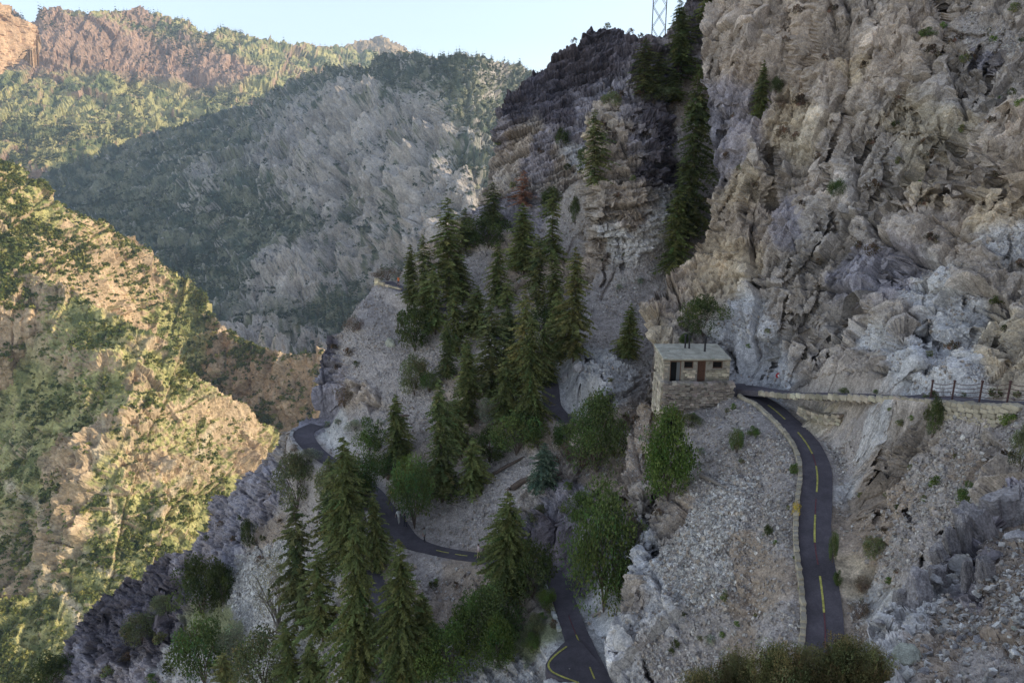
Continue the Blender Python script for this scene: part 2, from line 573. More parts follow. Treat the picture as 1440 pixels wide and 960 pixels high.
    a, b, c, d = idx[:-1, :-1][q], idx[1:, :-1][q], idx[1:, 1:][q], idx[:-1, 1:][q]
    Fq = np.stack([a, b, c, d], -1)
    used = np.zeros(hgt * wid, bool); used[Fq.ravel()] = True
    remap = np.cumsum(used) - 1
    Vv = P.reshape(-1, 3)[used]
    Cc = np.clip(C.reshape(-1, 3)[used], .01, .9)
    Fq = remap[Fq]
    # skirt: the rim turns away from the viewer and down, so that the sheet has a back
    E = np.concatenate([Fq[:, [0, 1]], Fq[:, [1, 2]], Fq[:, [2, 3]], Fq[:, [3, 0]]])
    key = np.sort(E, 1); kk = key[:, 0].astype(np.int64) * (len(Vv) + 1) + key[:, 1]
    _, inv, cnt = np.unique(kk, return_inverse=True, return_counts=True)
    Eb = E[cnt[inv] == 1]
    bv = np.unique(Eb)
    pos = {}
    ring_prev = np.full(len(Vv), -1); ring_prev[bv] = bv
    allV, allC, allF = [Vv], [Cc], [Fq]
    base = len(Vv)
    pts = Vv[bv]
    hd = pts / np.linalg.norm(pts, axis=1, keepdims=True)
    bl = mask.astype(float)
    for _ in range(3):
        for ax_ in (0, 1):
            bl = (np.roll(bl, 1, ax_) + np.roll(bl, 2, ax_) + bl + np.roll(bl, -1, ax_) + np.roll(bl, -2, ax_)) / 5
    gv_, gu_ = np.gradient(bl)
    src = np.flatnonzero(used)[bv]
    inw = np.stack([gu_.ravel()[src], np.zeros(len(bv)), -gv_.ravel()[src]], -1)
    inw /= np.linalg.norm(inw, axis=1, keepdims=True) + 1e-6
    c_, s_ = math.cos(PITCH), math.sin(PITCH)
    inw[:, 2] = np.minimum(inw[:, 2], 0)
    inw[:, 0] *= np.where(gu_.ravel()[src] < 0, .0, 1.0)
    uu_, vv_ = U.ravel()[src], V.ravel()[src]
    inw[(uu_ < -15) | (uu_ > 1455) | (vv_ > 965) | (vv_ < -15)] = 0
    inw = np.stack([inw[:, 0], inw[:, 2] * s_, inw[:, 2] * c_], -1)
    rp = bv
    for r, s in enumerate(skirt):
        npnt = pts + hd * s + inw * s * (.55 + .3 * r) + .12 * s * np.stack([vnoise(pts / (s * .8), 3), vnoise(pts / (s * .8), 4), vnoise(pts / (s * .8), 5)], -1)
        ids = base + np.arange(len(bv))
        mp = np.full(base + len(bv), -1); mp[bv] = np.arange(len(bv))
        e0, e1_ = mp[Eb[:, 0]], mp[Eb[:, 1]]
        allF.append(np.stack([rp[e1_], rp[e0], ids[e0], ids[e1_]], -1))
        allV.append(npnt); allC.append(Cc[bv])
        rp = ids
        base += len(bv)
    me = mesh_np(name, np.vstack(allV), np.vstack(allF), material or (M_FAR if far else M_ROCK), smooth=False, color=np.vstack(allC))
    S.obj = link(name, me, kind='structure')
    return S

def on(sh, u, v):
    S = SHEETS[sh] if isinstance(sh, str) else sh
    j = int(round((u - S.U0) / S.step)); i = int(round((v - S.V0) / S.step))
    i = min(max(i, 0), S.P.shape[0] - 1); j = min(max(j, 0), S.P.shape[1] - 1)
    i0, i1, j0, j1 = max(0, i - 22), i + 23, max(0, j - 22), j + 23
    W = S.P[i0:i1, j0:j1]
    a, b, d = proj(W)
    cost = np.hypot(a - u, b - v) + .25 * np.abs(d - d.min()) + 50 * ~S.mask[i0:i1, j0:j1]
    k = np.unravel_index(int(np.argmin(cost)), cost.shape)
    return W[k].copy()

# ---- the far mountains
def far_color(rock, veg, grass, vth, vn, sc, rockband=None, sand=None):
    def f(U, V, P, N, Nb, f1, f2, big):
        steep = .4 * N[..., 2] + .6 * Nb[..., 2]
        n = fbm(P / sc, 4, 7)
        n2 = fbm(P / (sc * .3), 3, 17)
        g = sstep(-.10, .14, steep - vth + vn * n + .15 * n2)
        if rockband is not None: g = np.clip(g - rockband(U, V, P), 0, 1)
        g = sstep(.25, .75, g + .18 * n2)
        g = g[..., None]
        rk = np.array(rock) * (1 + .22 * f2 + .2 * fbm(P * np.array([1, 1, 3]) / (sc * .4), 3, 27))[..., None]
        t = sstep(-.1, .25, fbm(P / (sc * .22), 3, 37))[..., None]
        vg = np.array(veg) * t + np.array(grass) * (1 - t)
        c = rk * (1 - g) + vg * g
        if sand:
            for ln, w_ in sand:
                k = np.exp(-(linedist(ln, U + 8 * n, V + 8 * n2) / w_) ** 2)[..., None]
                c = c * (1 - k) + np.array((.52, .42, .28)) * k
        return c
    return f

A_POLY = [(-90, -20), (-40, 0), (0, 8), (18, 14), (30, 24), (46, 36), (52, 30), (62, 17), (78, 14), (100, 11), (125, 17), (150, 16), (185, 15), (228, 20), (268, 28),
          (283, 40), (292, 42), (330, 41), (345, 50), (400, 60), (440, 64), (480, 62), (520, 70), (560, 85), (620, 100), (620, 330), (-90, 330)]
sheet('far_mountain', A_POLY,
      [(-80, 0, 2800), (-20, 40, 2850), (-20, 120, 2650), (40, 60, 2800), (90, 60, 2850), (150, 30, 3000), (280, 50, 3250), (340, 65, 3350), (440, 70, 3700), (560, 95, 4000),
       (80, 130, 2700), (200, 110, 2950), (300, 110, 3050), (340, 120, 3000), (400, 110, 3200), (60, 190, 2350), (150, 190, 2450), (220, 160, 2700), (90, 235, 2200),
       (0, 200, 2250), (0, 260, 2100), (200, 260, 2300), (300, 200, 2600), (300, 330, 2200), (600, 300, 2800), (600, 150, 3700)],
      2.0, L=130, amp=.68, mask_wob=2.0, far=True, skirt=(80, 300), seed=21, strata=((0.1, 0, 1), 1.7),
      colorfn=far_color((.36, .235, .165), (.15, .17, .07), (.42, .38, .16), .56, .3, 200,  # reddish rock, also darkened to paint in shade on the cliff band
                        rockband=lambda U, V, P: .95 * np.exp(-((V - (72 + .17 * (U - 150))) / 40.) ** 2) * (1 - sstep(290, 420, U + 25 * np.sin(V / 9.))) + .2 * (U < 90)))
sheet('lit_buttress', [(-90, -30), (-40, -10), (0, 5), (16, 12), (30, 24), (47, 36), (51, 56), (40, 72), (24, 82), (8, 96), (-12, 118), (-90, 125)],
      [(-80, -20, 1950), (0, 10, 2150), (45, 40, 2330), (-80, 120, 1950), (0, 120, 2130), (20, 200, 2160), (0, 240, 2080), (-80, 240, 1900), (30, 70, 2260)],
      1.6, L=70, amp=.8, mask_wob=1.6, far=True, skirt=(60, 200), seed=22, strata=((0, 0, 1), 1.8),
      colorfn=far_color((.50, .33, .20), (.15, .15, .06), (.36, .29, .14), .75, .2, 120))
sheet('far_peak', [(400, 75), (440, 66), (470, 64), (500, 58), (515, 54), (532, 51), (548, 58), (575, 68), (600, 74), (640, 82), (720, 96), (760, 110), (760, 220), (400, 220)],
      [(400, 80, 4700), (530, 55, 5200), (600, 80, 5400), (760, 110, 5700), (500, 120, 4700), (450, 200, 4300), (600, 200, 4800), (760, 200, 5000), (545, 70, 5050)],
      2.0, L=260, amp=.45, mask_wob=1.2, far=True, skirt=(100, 400), seed=23,
      colorfn=far_color((.40, .29, .16), (.13, .13, .06), (.38, .30, .14), .6, .3, 260, rockband=lambda U, V, P: .8 * (V < 84)))
B_POLY = [(40, 262), (70, 246), (120, 228), (160, 208), (200, 190), (250, 181), (300, 163), (350, 146), (400, 126), (440, 104), (470, 93), (510, 88), (560, 78), (600, 81), (640, 75),
          (690, 87), (730, 93), (755, 104), (800, 130), (840, 160), (840, 660), (40, 660)]
def b_rock(U, V):
    g = lambda a, b, ra, rb: np.exp(-((U - a) / ra) ** 2 - ((V - b) / rb) ** 2)
    return (.75 * g(510, 160, 55, 60) + .6 * g(590, 200, 60, 60) + .5 * g(430, 220, 70, 50) + .8 * g(430, 385, 70, 45) + .55 * g(600, 330, 90, 90) + .5 * g(280, 250, 45, 30)
            + .5 * g(480, 260, 80, 60) + .9 * g(360, 520, 130, 50) - .55 * g(300, 330, 130, 50) - .7 * g(600, 100, 150, 30) - .4 * g(200, 260, 120, 60) - .6 * g(690, 130, 70, 40) - .5 * g(480, 440, 60, 30))
def b_relief(U, V, P):
    rk = np.clip(b_rock(U, V) + .25, 0, 1)
    q = P * np.array([1, 1, .42]) / 48.
    pin = np.clip(ridged(q, 3, 411), -.2, 1)
    q2 = P * np.array([1, 1, .3]) / 17.
    return rk * (66 * pin + 10 * ridged(q2, 2, 415))
def b_band(U, V, P):
    pin = .62 * ridged(P * np.array([1, 1, .42]) / 48., 3, 411) + .5 * ridged(P * np.array([1, 1, .4]) / 15., 3, 418)
    return 1.5 * np.clip(b_rock(U, V) + .26, 0, 1) * sstep(.05, .42, pin) + .08 * np.clip(b_rock(U, V), 0, 1) - .12
sheet('shaded_mountain', B_POLY,
      [(70, 250, 2150), (200, 195, 2250), (300, 165, 2300), (400, 128, 2250), (450, 100, 2200), (560, 82, 1950), (640, 79, 1720), (665, 100, 1640), (700, 110, 1800), (750, 105, 2000), (800, 140, 1950),
       (690, 150, 1620), (745, 150, 1800), (650, 150, 1500), (690, 210, 1430), (650, 250, 1330), (600, 170, 1600), (510, 150, 1780), (500, 300, 1500), (600, 350, 1300), (300, 250, 1850), (200, 280, 1900), (100, 300, 1950),
       (300, 350, 1650), (200, 350, 1650), (400, 420, 1380), (300, 400, 1500), (450, 480, 1270), (340, 530, 1180), (420, 560, 1160), (560, 480, 1200), (700, 500, 1100), (840, 400, 1200), (840, 640, 1050), (400, 650, 1100), (100, 600, 1300), (60, 450, 1500)],
      1.8, L=95, amp=.72, mask_wob=1.6, far=True, skirt=(60, 200), seed=25, strata=((0, 0, 1), 2.4), extra=b_relief,
      colorfn=far_color((.42, .37, .325), (.075, .095, .06), (.19, .185, .115), .44, .4, 130, rockband=b_band))
C1_POLY = [(-90, 190), (-40, 215), (0, 222), (14, 230), (30, 228), (45, 250), (70, 268), (95, 292), (140, 312), (160, 322), (190, 335), (205, 352), (232, 372), (262, 392), (290, 412), (296, 440), (330, 470),
           (370, 492), (420, 500), (452, 493), (480, 500), (540, 520), (560, 620), (540, 680), (-90, 680)]
def c_mask(P):
    return sstep(.06, .28, fbm(P / 60., 4, 451))
def c_relief(sd, a):
    def f(U, V, P):
        m = c_mask(P)
        q = P * np.array([1, 1, .5]) / 26.
        return m * (a * np.clip(ridged(q, 3, sd + 4), -.2, 1)) 
    return f
sheet('upper_spur', C1_POLY,
      [(-80, 220, 780), (0, 235, 820), (0, 400, 700), (100, 300, 860), (200, 350, 960), (245, 385, 985), (290, 415, 985), (100, 440, 730), (180, 470, 850), (230, 430, 950), (300, 480, 925), (440, 505, 850), (470, 640, 800), (550, 540, 820),
       (300, 600, 880), (150, 600, 800), (-60, 600, 720), (360, 540, 880)],
      1.8, L=48, amp=.62, mask_wob=2.2, far=True, skirt=(30, 120), seed=27, strata=((.1, .1, 1), 1.6), extra=c_relief(431, 17),
      colorfn=far_color((.50, .36, .225), (.19, .20, .07), (.40, .36, .14), .52, .4, 60, rockband=lambda U, V, P: .8 * sstep(250, 330, U) + .8 * c_mask(P)))
C2_POLY = [(-90, 380), (0, 372), (60, 392), (110, 412), (150, 440), (175, 455), (210, 474), (240, 498), (265, 515), (300, 545), (322, 560), (345, 568), (368, 590), (396, 606), (392, 640), (372, 670), (500, 800), (500, 1040), (-90, 1040)]
def c2_rock(U, V):
    g = lambda a, b, ra, rb: np.exp(-((U - a) / ra) ** 2 - ((V - b) / rb) ** 2)
    return (.8 * g(175, 600, 40, 45) + .9 * g(110, 660, 30, 40) + .8 * g(230, 660, 60, 25) + .6 * g(350, 640, 30, 25) + .6 * g(290, 560, 25, 20) + .6 * g(20, 730, 25, 20)
            - .8 * g(40, 540, 110, 90) - .3 * g(120, 830, 120, 70) - .4 * g(150, 470, 60, 25))
sheet('lower_spur', C2_POLY,
      [(-80, 420, 740), (0, 400, 705), (0, 560, 712), (100, 420, 705), (128, 500, 655), (60, 600, 650), (200, 480, 680), (170, 560, 630), (250, 560, 665), (396, 608, 800), (350, 680, 700), (-60, 700, 640), (0, 690, 606),
       (110, 650, 590), (150, 650, 582), (250, 700, 610), (100, 800, 545), (250, 800, 565), (0, 960, 485), (150, 960, 490), (300, 900, 540), (450, 900, 560), (-60, 1000, 470)],
      1.6, L=34, amp=.62, mask_wob=2.2, far=True, skirt=(20, 80), seed=29, strata=((.1, .1, 1), 1.6),
      extra=lambda U, V, P: np.clip(c2_rock(U, V) + .7 * c_mask(P), 0, 1) * (20 * np.clip(ridged(P * np.array([1, 1, .45]) / 22., 3, 441), -.2, 1) + 7 * ridged(P * np.array([1, 1, .5]) / 7., 2, 445)),
      colorfn=far_color((.47, .345, .215), (.20, .205, .07), (.41, .37, .15), .50, .4, 45, rockband=lambda U, V, P: c2_rock(U, V) + .8 * c_mask(P) * (1 - .9 * np.exp(-((U - 30) / 110.) ** 2 - ((V - 540) / 90.) ** 2)), sand=[([(20, 680), (60, 720), (100, 770), (150, 800), (200, 830)], 7), ([(150, 690), (170, 740), (230, 790), (250, 830)], 6), ([(60, 800), (110, 860), (120, 960)], 8), ([(300, 600), (270, 660), (215, 730)], 4), ([(0, 740), (50, 800), (60, 830)], 7), ([(150, 590), (148, 650)], 4)]))

# ---- the dark crag, the wooded slope and the great cliff
sheet('dark_crag', [(560, 430), (640, 345), (668, 322), (674, 290), (680, 262), (690, 205), (703, 150), (716, 132), (735, 118), (752, 104), (768, 100), (780, 78), (795, 68), (812, 63),
                    (822, 48), (830, 38), (842, 40), (852, 35), (866, 44), (885, 47), (905, 52), (935, 50), (1010, 60), (1010, 420)],
      [(850, 40, 172), (828, 45, 168), (760, 110, 160), (700, 170, 150), (690, 260, 144), (680, 220, 152), (760, 250, 140), (740, 180, 148), (800, 110, 160), (820, 170, 150), (900, 100, 160), (905, 55, 172), (990, 60, 150),
       (640, 360, 141), (620, 420, 138), (850, 350, 133), (1000, 350, 130), (760, 330, 134)],
      1.5, [(830, 60, 'D'), (760, 120, 'D'), (720, 160, 'D'), (790, 170, 'D'), (850, 100, 'D'), (870, 130, 'P'), (700, 190, 'P'), (740, 195, 'R'), (700, 230, 'R'), (760, 220, 'P'), (700, 280, 'R'), (760, 280, 'R'),
            (805, 190, 'P'), (830, 170, 'P'), (820, 220, 'W'), (790, 250, 'R'), (940, 100, 'D'), (680, 340, 'S'), (840, 300, 'S')],
      L=6.5, amp=.9, mask_wob=2.2, strata=((-.35, 0, 1), .6), jset=frame3((-.36, .1, 1), (1, .1, .3), (.30, 1.2, 1.8)), skirt=(4, 16), seed=31, scree_amp=.03, wob=20)
M2_POLY = [(60, 1040), (70, 985), (80, 950), (95, 905), (120, 865), (150, 838), (178, 812), (200, 815), (214, 790), (240, 778), (262, 780), (275, 762), (290, 725), (300, 700), (325, 690), (340, 668),
           (368, 650), (390, 625), (403, 603), (425, 592), (445, 575), (443, 545), (452, 505), (462, 480), (480, 462), (505, 428), (525, 405), (540, 384), (565, 376), (585, 368), (600, 345), (650, 312), (690, 280),
           (740, 266), (790, 270), (815, 245), (826, 205), (822, 165), (842, 135), (870, 130), (888, 118), (895, 62), (905, 50), (932, 52), (950, 30), (972, -20), (980, -90), (1140, -90), (1140, 1040)]
M2_CTRL = ([(u, v, d) for T in (TR_HIGH, TR_MID, TR_DEEP) for (u, v, d, w) in T] +
      [(500, 430, 122), (500, 520, 114), (455, 500, 122), (445, 560, 117), (560, 560, 105), (600, 640, 93.5), (620, 720, 84.5), (640, 560, 99), (700, 620, 88), (740, 590, 88), (700, 700, 80.5), (740, 740, 75.5),
       (640, 850, 70.5), (700, 860, 65), (720, 960, 57.5), (660, 940, 61.5), (600, 880, 66), (480, 960, 68), (430, 870, 82), (450, 760, 92), (380, 820, 97), (400, 700, 107), (840, 620, 80.5), (820, 550, 84.5),
       (860, 700, 71), (850, 800, 62), (890, 560, 84), (950, 600, 85), (950, 800, 66), (950, 960, 54), (850, 450, 101), (880, 400, 106), (930, 370, 109), (980, 250, 118), (985, 180, 124), (950, 120, 128),
       (990, 60, 128), (1050, 0, 135), (1100, -80, 140), (1100, 300, 114), (870, 160, 115), (880, 220, 110.5), (930, 200, 113), (850, 280, 109), (895, 320, 105), (830, 340, 113), (780, 300, 124), (700, 350, 126), (650, 340, 133),
       (690, 290, 137), (600, 370, 129), (760, 400, 112), (700, 420, 115.5), (570, 470, 117.5), (800, 430, 107), (180, 850, 126), (260, 795, 122), (310, 730, 121), (390, 635, 119), (300, 900, 103), (400, 960, 80),
       (200, 960, 110), (90, 960, 125), (340, 760, 110)])
sheet('wooded_slope', M2_POLY, M2_CTRL, 1.5,
      [(500, 420, 'S'), (540, 440, 'S'), (500, 480, 'S'), (520, 530, 'S'), (570, 520, 'S'), (600, 560, 'S'), (640, 470, 'S'), (680, 440, 'S'), (470, 600, 'L'), (500, 590, 'S'), (455, 490, 'D'), (450, 530, 'P'), (460, 560, 'P'),
       (500, 560, 'R'), (430, 590, 'P'), (620, 740, 'S'), (660, 740, 'S'), (700, 700, 'S'), (740, 660, 'S'), (600, 800, 'S'), (640, 830, 'O'), (670, 800, 'O'), (620, 560, 'O'), (660, 610, 'O'), (740, 620, 'O'),
       (700, 380, 'O'), (670, 380, 'S'), (640, 350, 'R'), (690, 300, 'P'), (760, 300, 'P'), (800, 300, 'S'), (810, 340, 'S'), (830, 440, 'S'), (860, 400, 'S'), (850, 470, 'S'), (900, 390, 'S'), (940, 360, 'S'), (980, 260, 'S'), (985, 200, 'S'), (980, 150, 'O'),
       (960, 60, 'P'), (1000, 30, 'D'), (905, 100, 'D'), (850, 150, 'R'), (880, 145, 'P'), (915, 165, 'D'), (920, 210, 'D'), (930, 240, 'D'), (895, 200, 'P'), (870, 190, 'R'), (850, 190, 'T'), (870, 240, 'R'), (850, 290, 'R'), (900, 300, 'R'), (920, 320, 'W'), (880, 340, 'W'), (830, 350, 'R'),
       (810, 390, 'R'), (820, 520, 'W'), (800, 560, 'W'), (840, 560, 'W'), (810, 600, 'R'), (860, 600, 'O'), (790, 650, 'R'), (770, 680, 'R'), (850, 680, 'O'), (800, 700, 'P'), (780, 760, 'D'), (800, 780, 'D'), (860, 870, 'W'), (840, 850, 'W'),
       (755, 850, 'R'), (770, 850, 'G'), (740, 890, 'G'), (700, 940, 'W'), (760, 940, 'W'), (560, 830, 'O'), (520, 930, 'S'), (380, 830, 'L'), (400, 880, 'L'), (360, 860, 'L'), (400, 790, 'L'), (430, 750, 'S'), (420, 700, 'S'), (380, 680, 'P'),
       (390, 750, 'O'), (350, 700, 'P'), (330, 730, 'P'), (300, 760, 'P'), (280, 800, 'P'), (250, 830, 'D'), (180, 850, 'D'), (150, 900, 'D'), (220, 880, 'D'), (120, 950, 'P'), (200, 950, 'P'), (260, 940, 'W'), (300, 880, 'G'), (450, 650, 'S'), (420, 640, 'R')],
      L=5.5, amp=.85, mask_wob=2.6, strata=((-.15, .1, 1), .6), jset=frame3((-.14, .1, 1), (1, .3, .1), (.42, 1.1, 1.4)), skirt=(3, 12), seed=33, keys=('high', 'mid', 'deep'), scree_amp=.05, wob=22,
      feats=[([(826, 170), (835, 230), (845, 300), (838, 330)], 16, -3.5), ([(905, 160), (940, 165)], 6, 2.5), ([(900, 190), (945, 200)], 5, 3), ([(905, 225), (945, 232)], 6, 2.5), ([(940, 140), (950, 260)], 8, 3),
             ([(785, 740), (790, 785)], 12, 4), ([(800, 505), (785, 590)], 10, -1.5), ([(840, 560), (815, 640)], 8, -1.5), ([(822, 500), (808, 600)], 5, 1.5), ([(450, 480), (448, 560)], 12, -2)] + cracks(30, (825, 140, 950, 360), 8, ln=(20, 80)) + cracks(14, (790, 500, 870, 700), 9, ln=(20, 70)) + cracks(24, (100, 640, 420, 960), 10, lean=-.5, ln=(20, 70)))
M1_POLY = [(1000, -170), (1008, -60), (1004, 0), (992, 50), (988, 100), (994, 150), (1003, 210), (1010, 250), (992, 320), (960, 378), (915, 408), (900, 432), (914, 480), (918, 530), (893, 580), (878, 640), (884, 700),
           (902, 745), (890, 800), (868, 850), (858, 900), (860, 960), (862, 1050), (1640, 1050), (1640, -170)]
M1_CTRL = ([(u, v, d) for T in (TR_UPPER, TR_LOWER) for (u, v, d, w) in T] +
      [(1050, 0, 99), (1010, 0, 104), (1100, -160, 112), (1400, -160, 86), (1620, -160, 70), (1050, 100, 93), (1000, 180, 93), (1200, 0, 86), (1400, 0, 75), (1600, 0, 64), (1200, 150, 79), (1400, 150, 67), (1600, 200, 54), (1100, 250, 82),
       (1040, 300, 85), (1250, 300, 69), (1420, 300, 58.5), (1600, 350, 48), (1000, 390, 84), (940, 410, 86), (1100, 400, 74.5), (1250, 420, 62), (1400, 420, 52.5), (1600, 480, 42), (930, 470, 77), (970, 455, 78), (1000, 480, 76.5), (1060, 480, 74),
       (1100, 505, 69.5), (1200, 530, 58.5), (1300, 530, 51), (1420, 530, 45.5), (1560, 540, 38.5),
       (1200, 580, 54.5), (1300, 592, 47), (1400, 600, 41.5), (1130, 575, 61.2), (1200, 640, 51.5), (1270, 650, 46), (1350, 650, 41.5), (1440, 660, 36.5), (1210, 720, 46), (1270, 750, 41.5), (1350, 720, 38.5), (1215, 810, 41.5), (1240, 870, 38), (1260, 980, 33), (1430, 800, 31),
       (1600, 700, 28), (1600, 950, 22), (1060, 600, 60.5), (1060, 660, 56), (1090, 720, 50), (1090, 820, 45), (1090, 920, 40.5), (1000, 620, 63.5), (1000, 700, 56), (1000, 790, 50.5), (1000, 880, 46.5), (1000, 980, 42.5), (930, 590, 70), (920, 650, 66.5),
       (900, 720, 61), (930, 800, 54), (880, 860, 52), (900, 960, 47), (930, 960, 46), (900, 540, 75), (1040, 1040, 38.5), (975, 585, 67)])
sheet('great_cliff', M1_POLY, M1_CTRL, 1.5,
      [(1040, 60, 'R'), (1020, 170, 'P'), (1010, 220, 'P'), (1080, 60, 'R'), (1150, 40, 'R'), (1200, 60, 'R'), (1260, 80, 'R'), (1180, 110, 'R'), (1210, 90, 'T'), (1130, 190, 'T'), (1180, 200, 'R'), (1240, 110, 'R'), (1280, 60, 'R'), (1290, 170, 'T'),
       (1330, 120, 'R'), (1380, 110, 'R'), (1405, 42, 'S'), (1375, 36, 'S'), (1435, 50, 'S'), (1430, 90, 'R'), (1350, 5, 'R'), (1400, 5, 'R'), (1440, 10, 'R'), (1345, 75, 'R'), (1390, 80, 'P'), (1340, 200, 'T'), (1300, 240, 'T'), (1350, 240, 'R'), (1400, 220, 'R'), (1250, 220, 'R'), (1200, 260, 'R'), (1150, 260, 'R'), (1080, 240, 'R'), (1050, 260, 'T'), (1060, 310, 'R'), (1110, 310, 'P'),
       (1170, 320, 'R'), (1230, 310, 'R'), (1290, 300, 'R'), (1330, 320, 'R'), (1400, 310, 'T'), (1410, 335, 'W'), (1430, 400, 'R'), (1380, 370, 'R'), (1040, 370, 'T'), (1000, 410, 'T'), (1090, 380, 'R'), (1150, 370, 'R'), (1110, 420, 'R'), (1200, 400, 'P'), (1210, 440, 'R'), (1270, 380, 'P'), (1320, 400, 'W'),
       (1360, 440, 'W'), (1330, 470, 'W'), (1270, 450, 'R'), (1240, 480, 'W'), (1280, 510, 'W'), (1180, 460, 'R'), (1140, 480, 'R'), (1060, 500, 'W'), (1090, 530, 'W'), (1050, 460, 'W'), (1130, 520, 'R'), (1180, 530, 'R'), (1230, 530, 'R'), (1350, 520, 'W'), (1420, 500, 'T'), (1400, 450, 'T'), (930, 420, 'R'), (920, 450, 'T'),
       (960, 440, 'R'), (900, 520, 'R'), (905, 590, 'O'), (890, 640, 'O'), (910, 660, 'O'), (895, 700, 'R'), (905, 760, 'W'), (890, 830, 'R'), (880, 880, 'W'), (910, 800, 'W'), (920, 870, 'W'), (890, 940, 'W'), (930, 930, 'S'), (940, 700, 'O'), (930, 740, 'R'),
       (990, 600, 'S'), (1030, 610, 'S'), (1060, 640, 'S'), (1000, 660, 'S'), (1040, 700, 'L'), (1000, 740, 'L'), (970, 780, 'L'), (1000, 820, 'L'), (1080, 720, 'S'), (1100, 680, 'S'), (1060, 790, 'O'), (1080, 840, 'O'), (1040, 850, 'O'), (1010, 880, 'S'), (980, 930, 'S'), (1100, 780, 'S'), (1100, 900, 'S'), (1050, 920, 'O'),
       (1130, 590, 'S'), (1160, 610, 'S'), (1175, 630, 'S'), (1180, 650, 'S'), (1150, 575, 'T'), (1200, 590, 'S'), (1230, 600, 'W'), (1260, 600, 'R'), (1300, 610, 'R'), (1330, 600, 'S'), (1360, 610, 'S'), (1400, 600, 'R'), (1430, 620, 'S'), (1190, 660, 'W'), (1200, 720, 'O'), (1220, 680, 'R'), (1250, 640, 'R'), (1260, 700, 'O'), (1230, 760, 'O'),
       (1300, 660, 'S'), (1350, 660, 'O'), (1330, 700, 'S'), (1290, 740, 'S'), (1200, 800, 'T'), (1230, 830, 'W'), (1260, 790, 'S'), (1400, 680, 'R'), (1200, 860, 'O')],
      L=6.5, amp=1.0, mask_wob=2.6, strata=((-.35, .2, -1), 1.5), jset=frame3((.93, .1, -.30), (.28, .25, .92), (.8, 1.0, 2.1)), skirt=(3, 10), seed=35, keys=('upper', 'lower'), hut=True, scree_amp=.05, wob=20,
      feats=[([(1152, 15), (1145, 55), (1134, 100), (1131, 140)], 5.5, 3.4), ([(1332, 20), (1318, 70), (1306, 120), (1296, 158)], 7, 3.8), ([(1230, 30), (1222, 70), (1198, 128)], 3, 1.6), ([(1322, -20), (1325, 25)], 7, 3),
             ([(1082, 215), (1080, 250), (1084, 290)], 8, 3), ([(1390, 90), (1387, 150)], 3.5, 2), ([(1030, 500), (1038, 530), (1032, 545)], 9, 4.5), ([(1300, 420), (1302, 520)], 3, 1.8), ([(1238, 448), (1190, 500)], 6, 1.6), ([(1215, 420), (1235, 440)], 14, -1.8),
             ([(1250, 460), (1290, 510)], 18, -1.6), ([(1060, 225), (1045, 290), (1035, 340)], 16, -1.6), ([(1000, 440), (1010, 470)], 12, -1.5), ([(925, 430), (920, 480), (905, 560)], 14, -1.5), ([(900, 690), (895, 800), (880, 900)], 10, -.8)] + cracks(95, (1000, -60, 1450, 500), 5) + cracks(16, (878, 560, 925, 940), 6, ln=(20, 70)) + cracks(14, (1190, 580, 1440, 760), 7, ln=(20, 60)))

LEDGE_POLY = [(880, 1090), (950, 1020), (1000, 985), (1100, 975), (1180, 962), (1208, 915), (1222, 885), (1240, 862), (1258, 845), (1280, 824), (1288, 797), (1311, 779), (1340, 752), (1363, 722), (1381, 702), (1410, 697),
              (1440, 684), (1520, 660), (1700, 600), (1700, 1090)]
sheet('near_ledge', LEDGE_POLY,
      [(1250, 960, 9.2), (1440, 960, 7.6), (1440, 700, 17), (1385, 712, 17.5), (1300, 800, 14), (1230, 880, 11.6), (1100, 985, 9.6), (1400, 850, 10.6), (1700, 620, 13.5), (1700, 1000, 5.6), (950, 1040, 8.6), (1440, 780, 12.8), (1350, 860, 11.2),
       (1330, 780, 14.6), (1000, 1000, 9.4)],
      1.5, [(1380, 730, 'P'), (1410, 715, 'P'), (1360, 745, 'W'), (1345, 770, 'P'), (1310, 795, 'W'), (1370, 770, 'P'), (1345, 800, 'W'), (1300, 830, 'W'), (1275, 850, 'W'), (1290, 870, 'W'), (1240, 880, 'W'), (1420, 760, 'O'), (1400, 790, 'O'),
            (1430, 830, 'O'), (1385, 820, 'O'), (1355, 825, 'P'), (1340, 870, 'O'), (1400, 900, 'O'), (1400, 945, 'S'), (1300, 925, 'O'), (1265, 935, 'W'), (1430, 900, 'O'), (1150, 1010, 'O'), (1000, 1020, 'O'), (1560, 800, 'O'), (1640, 900, 'O'), (1560, 680, 'R')],
      L=1.2, amp=1.15, mask_wob=1.5, material=M_LEDGE, skirt=(1, 4), seed=41, strata=((-.3, .2, -1), 2.2), scree_amp=.05, wob=12,
      feats=[([(1365, 722), (1350, 790)], 9, -.9), ([(1400, 705), (1385, 770)], 12, -.9), ([(1300, 820), (1285, 880)], 13, -.35), ([(1325, 785), (1318, 815)], 7, -.5), ([(1360, 800), (1357, 830)], 8, -.35), ([(1383, 790), (1380, 825)], 7, -.4), ([(1240, 870), (1250, 890)], 12, -.4)])

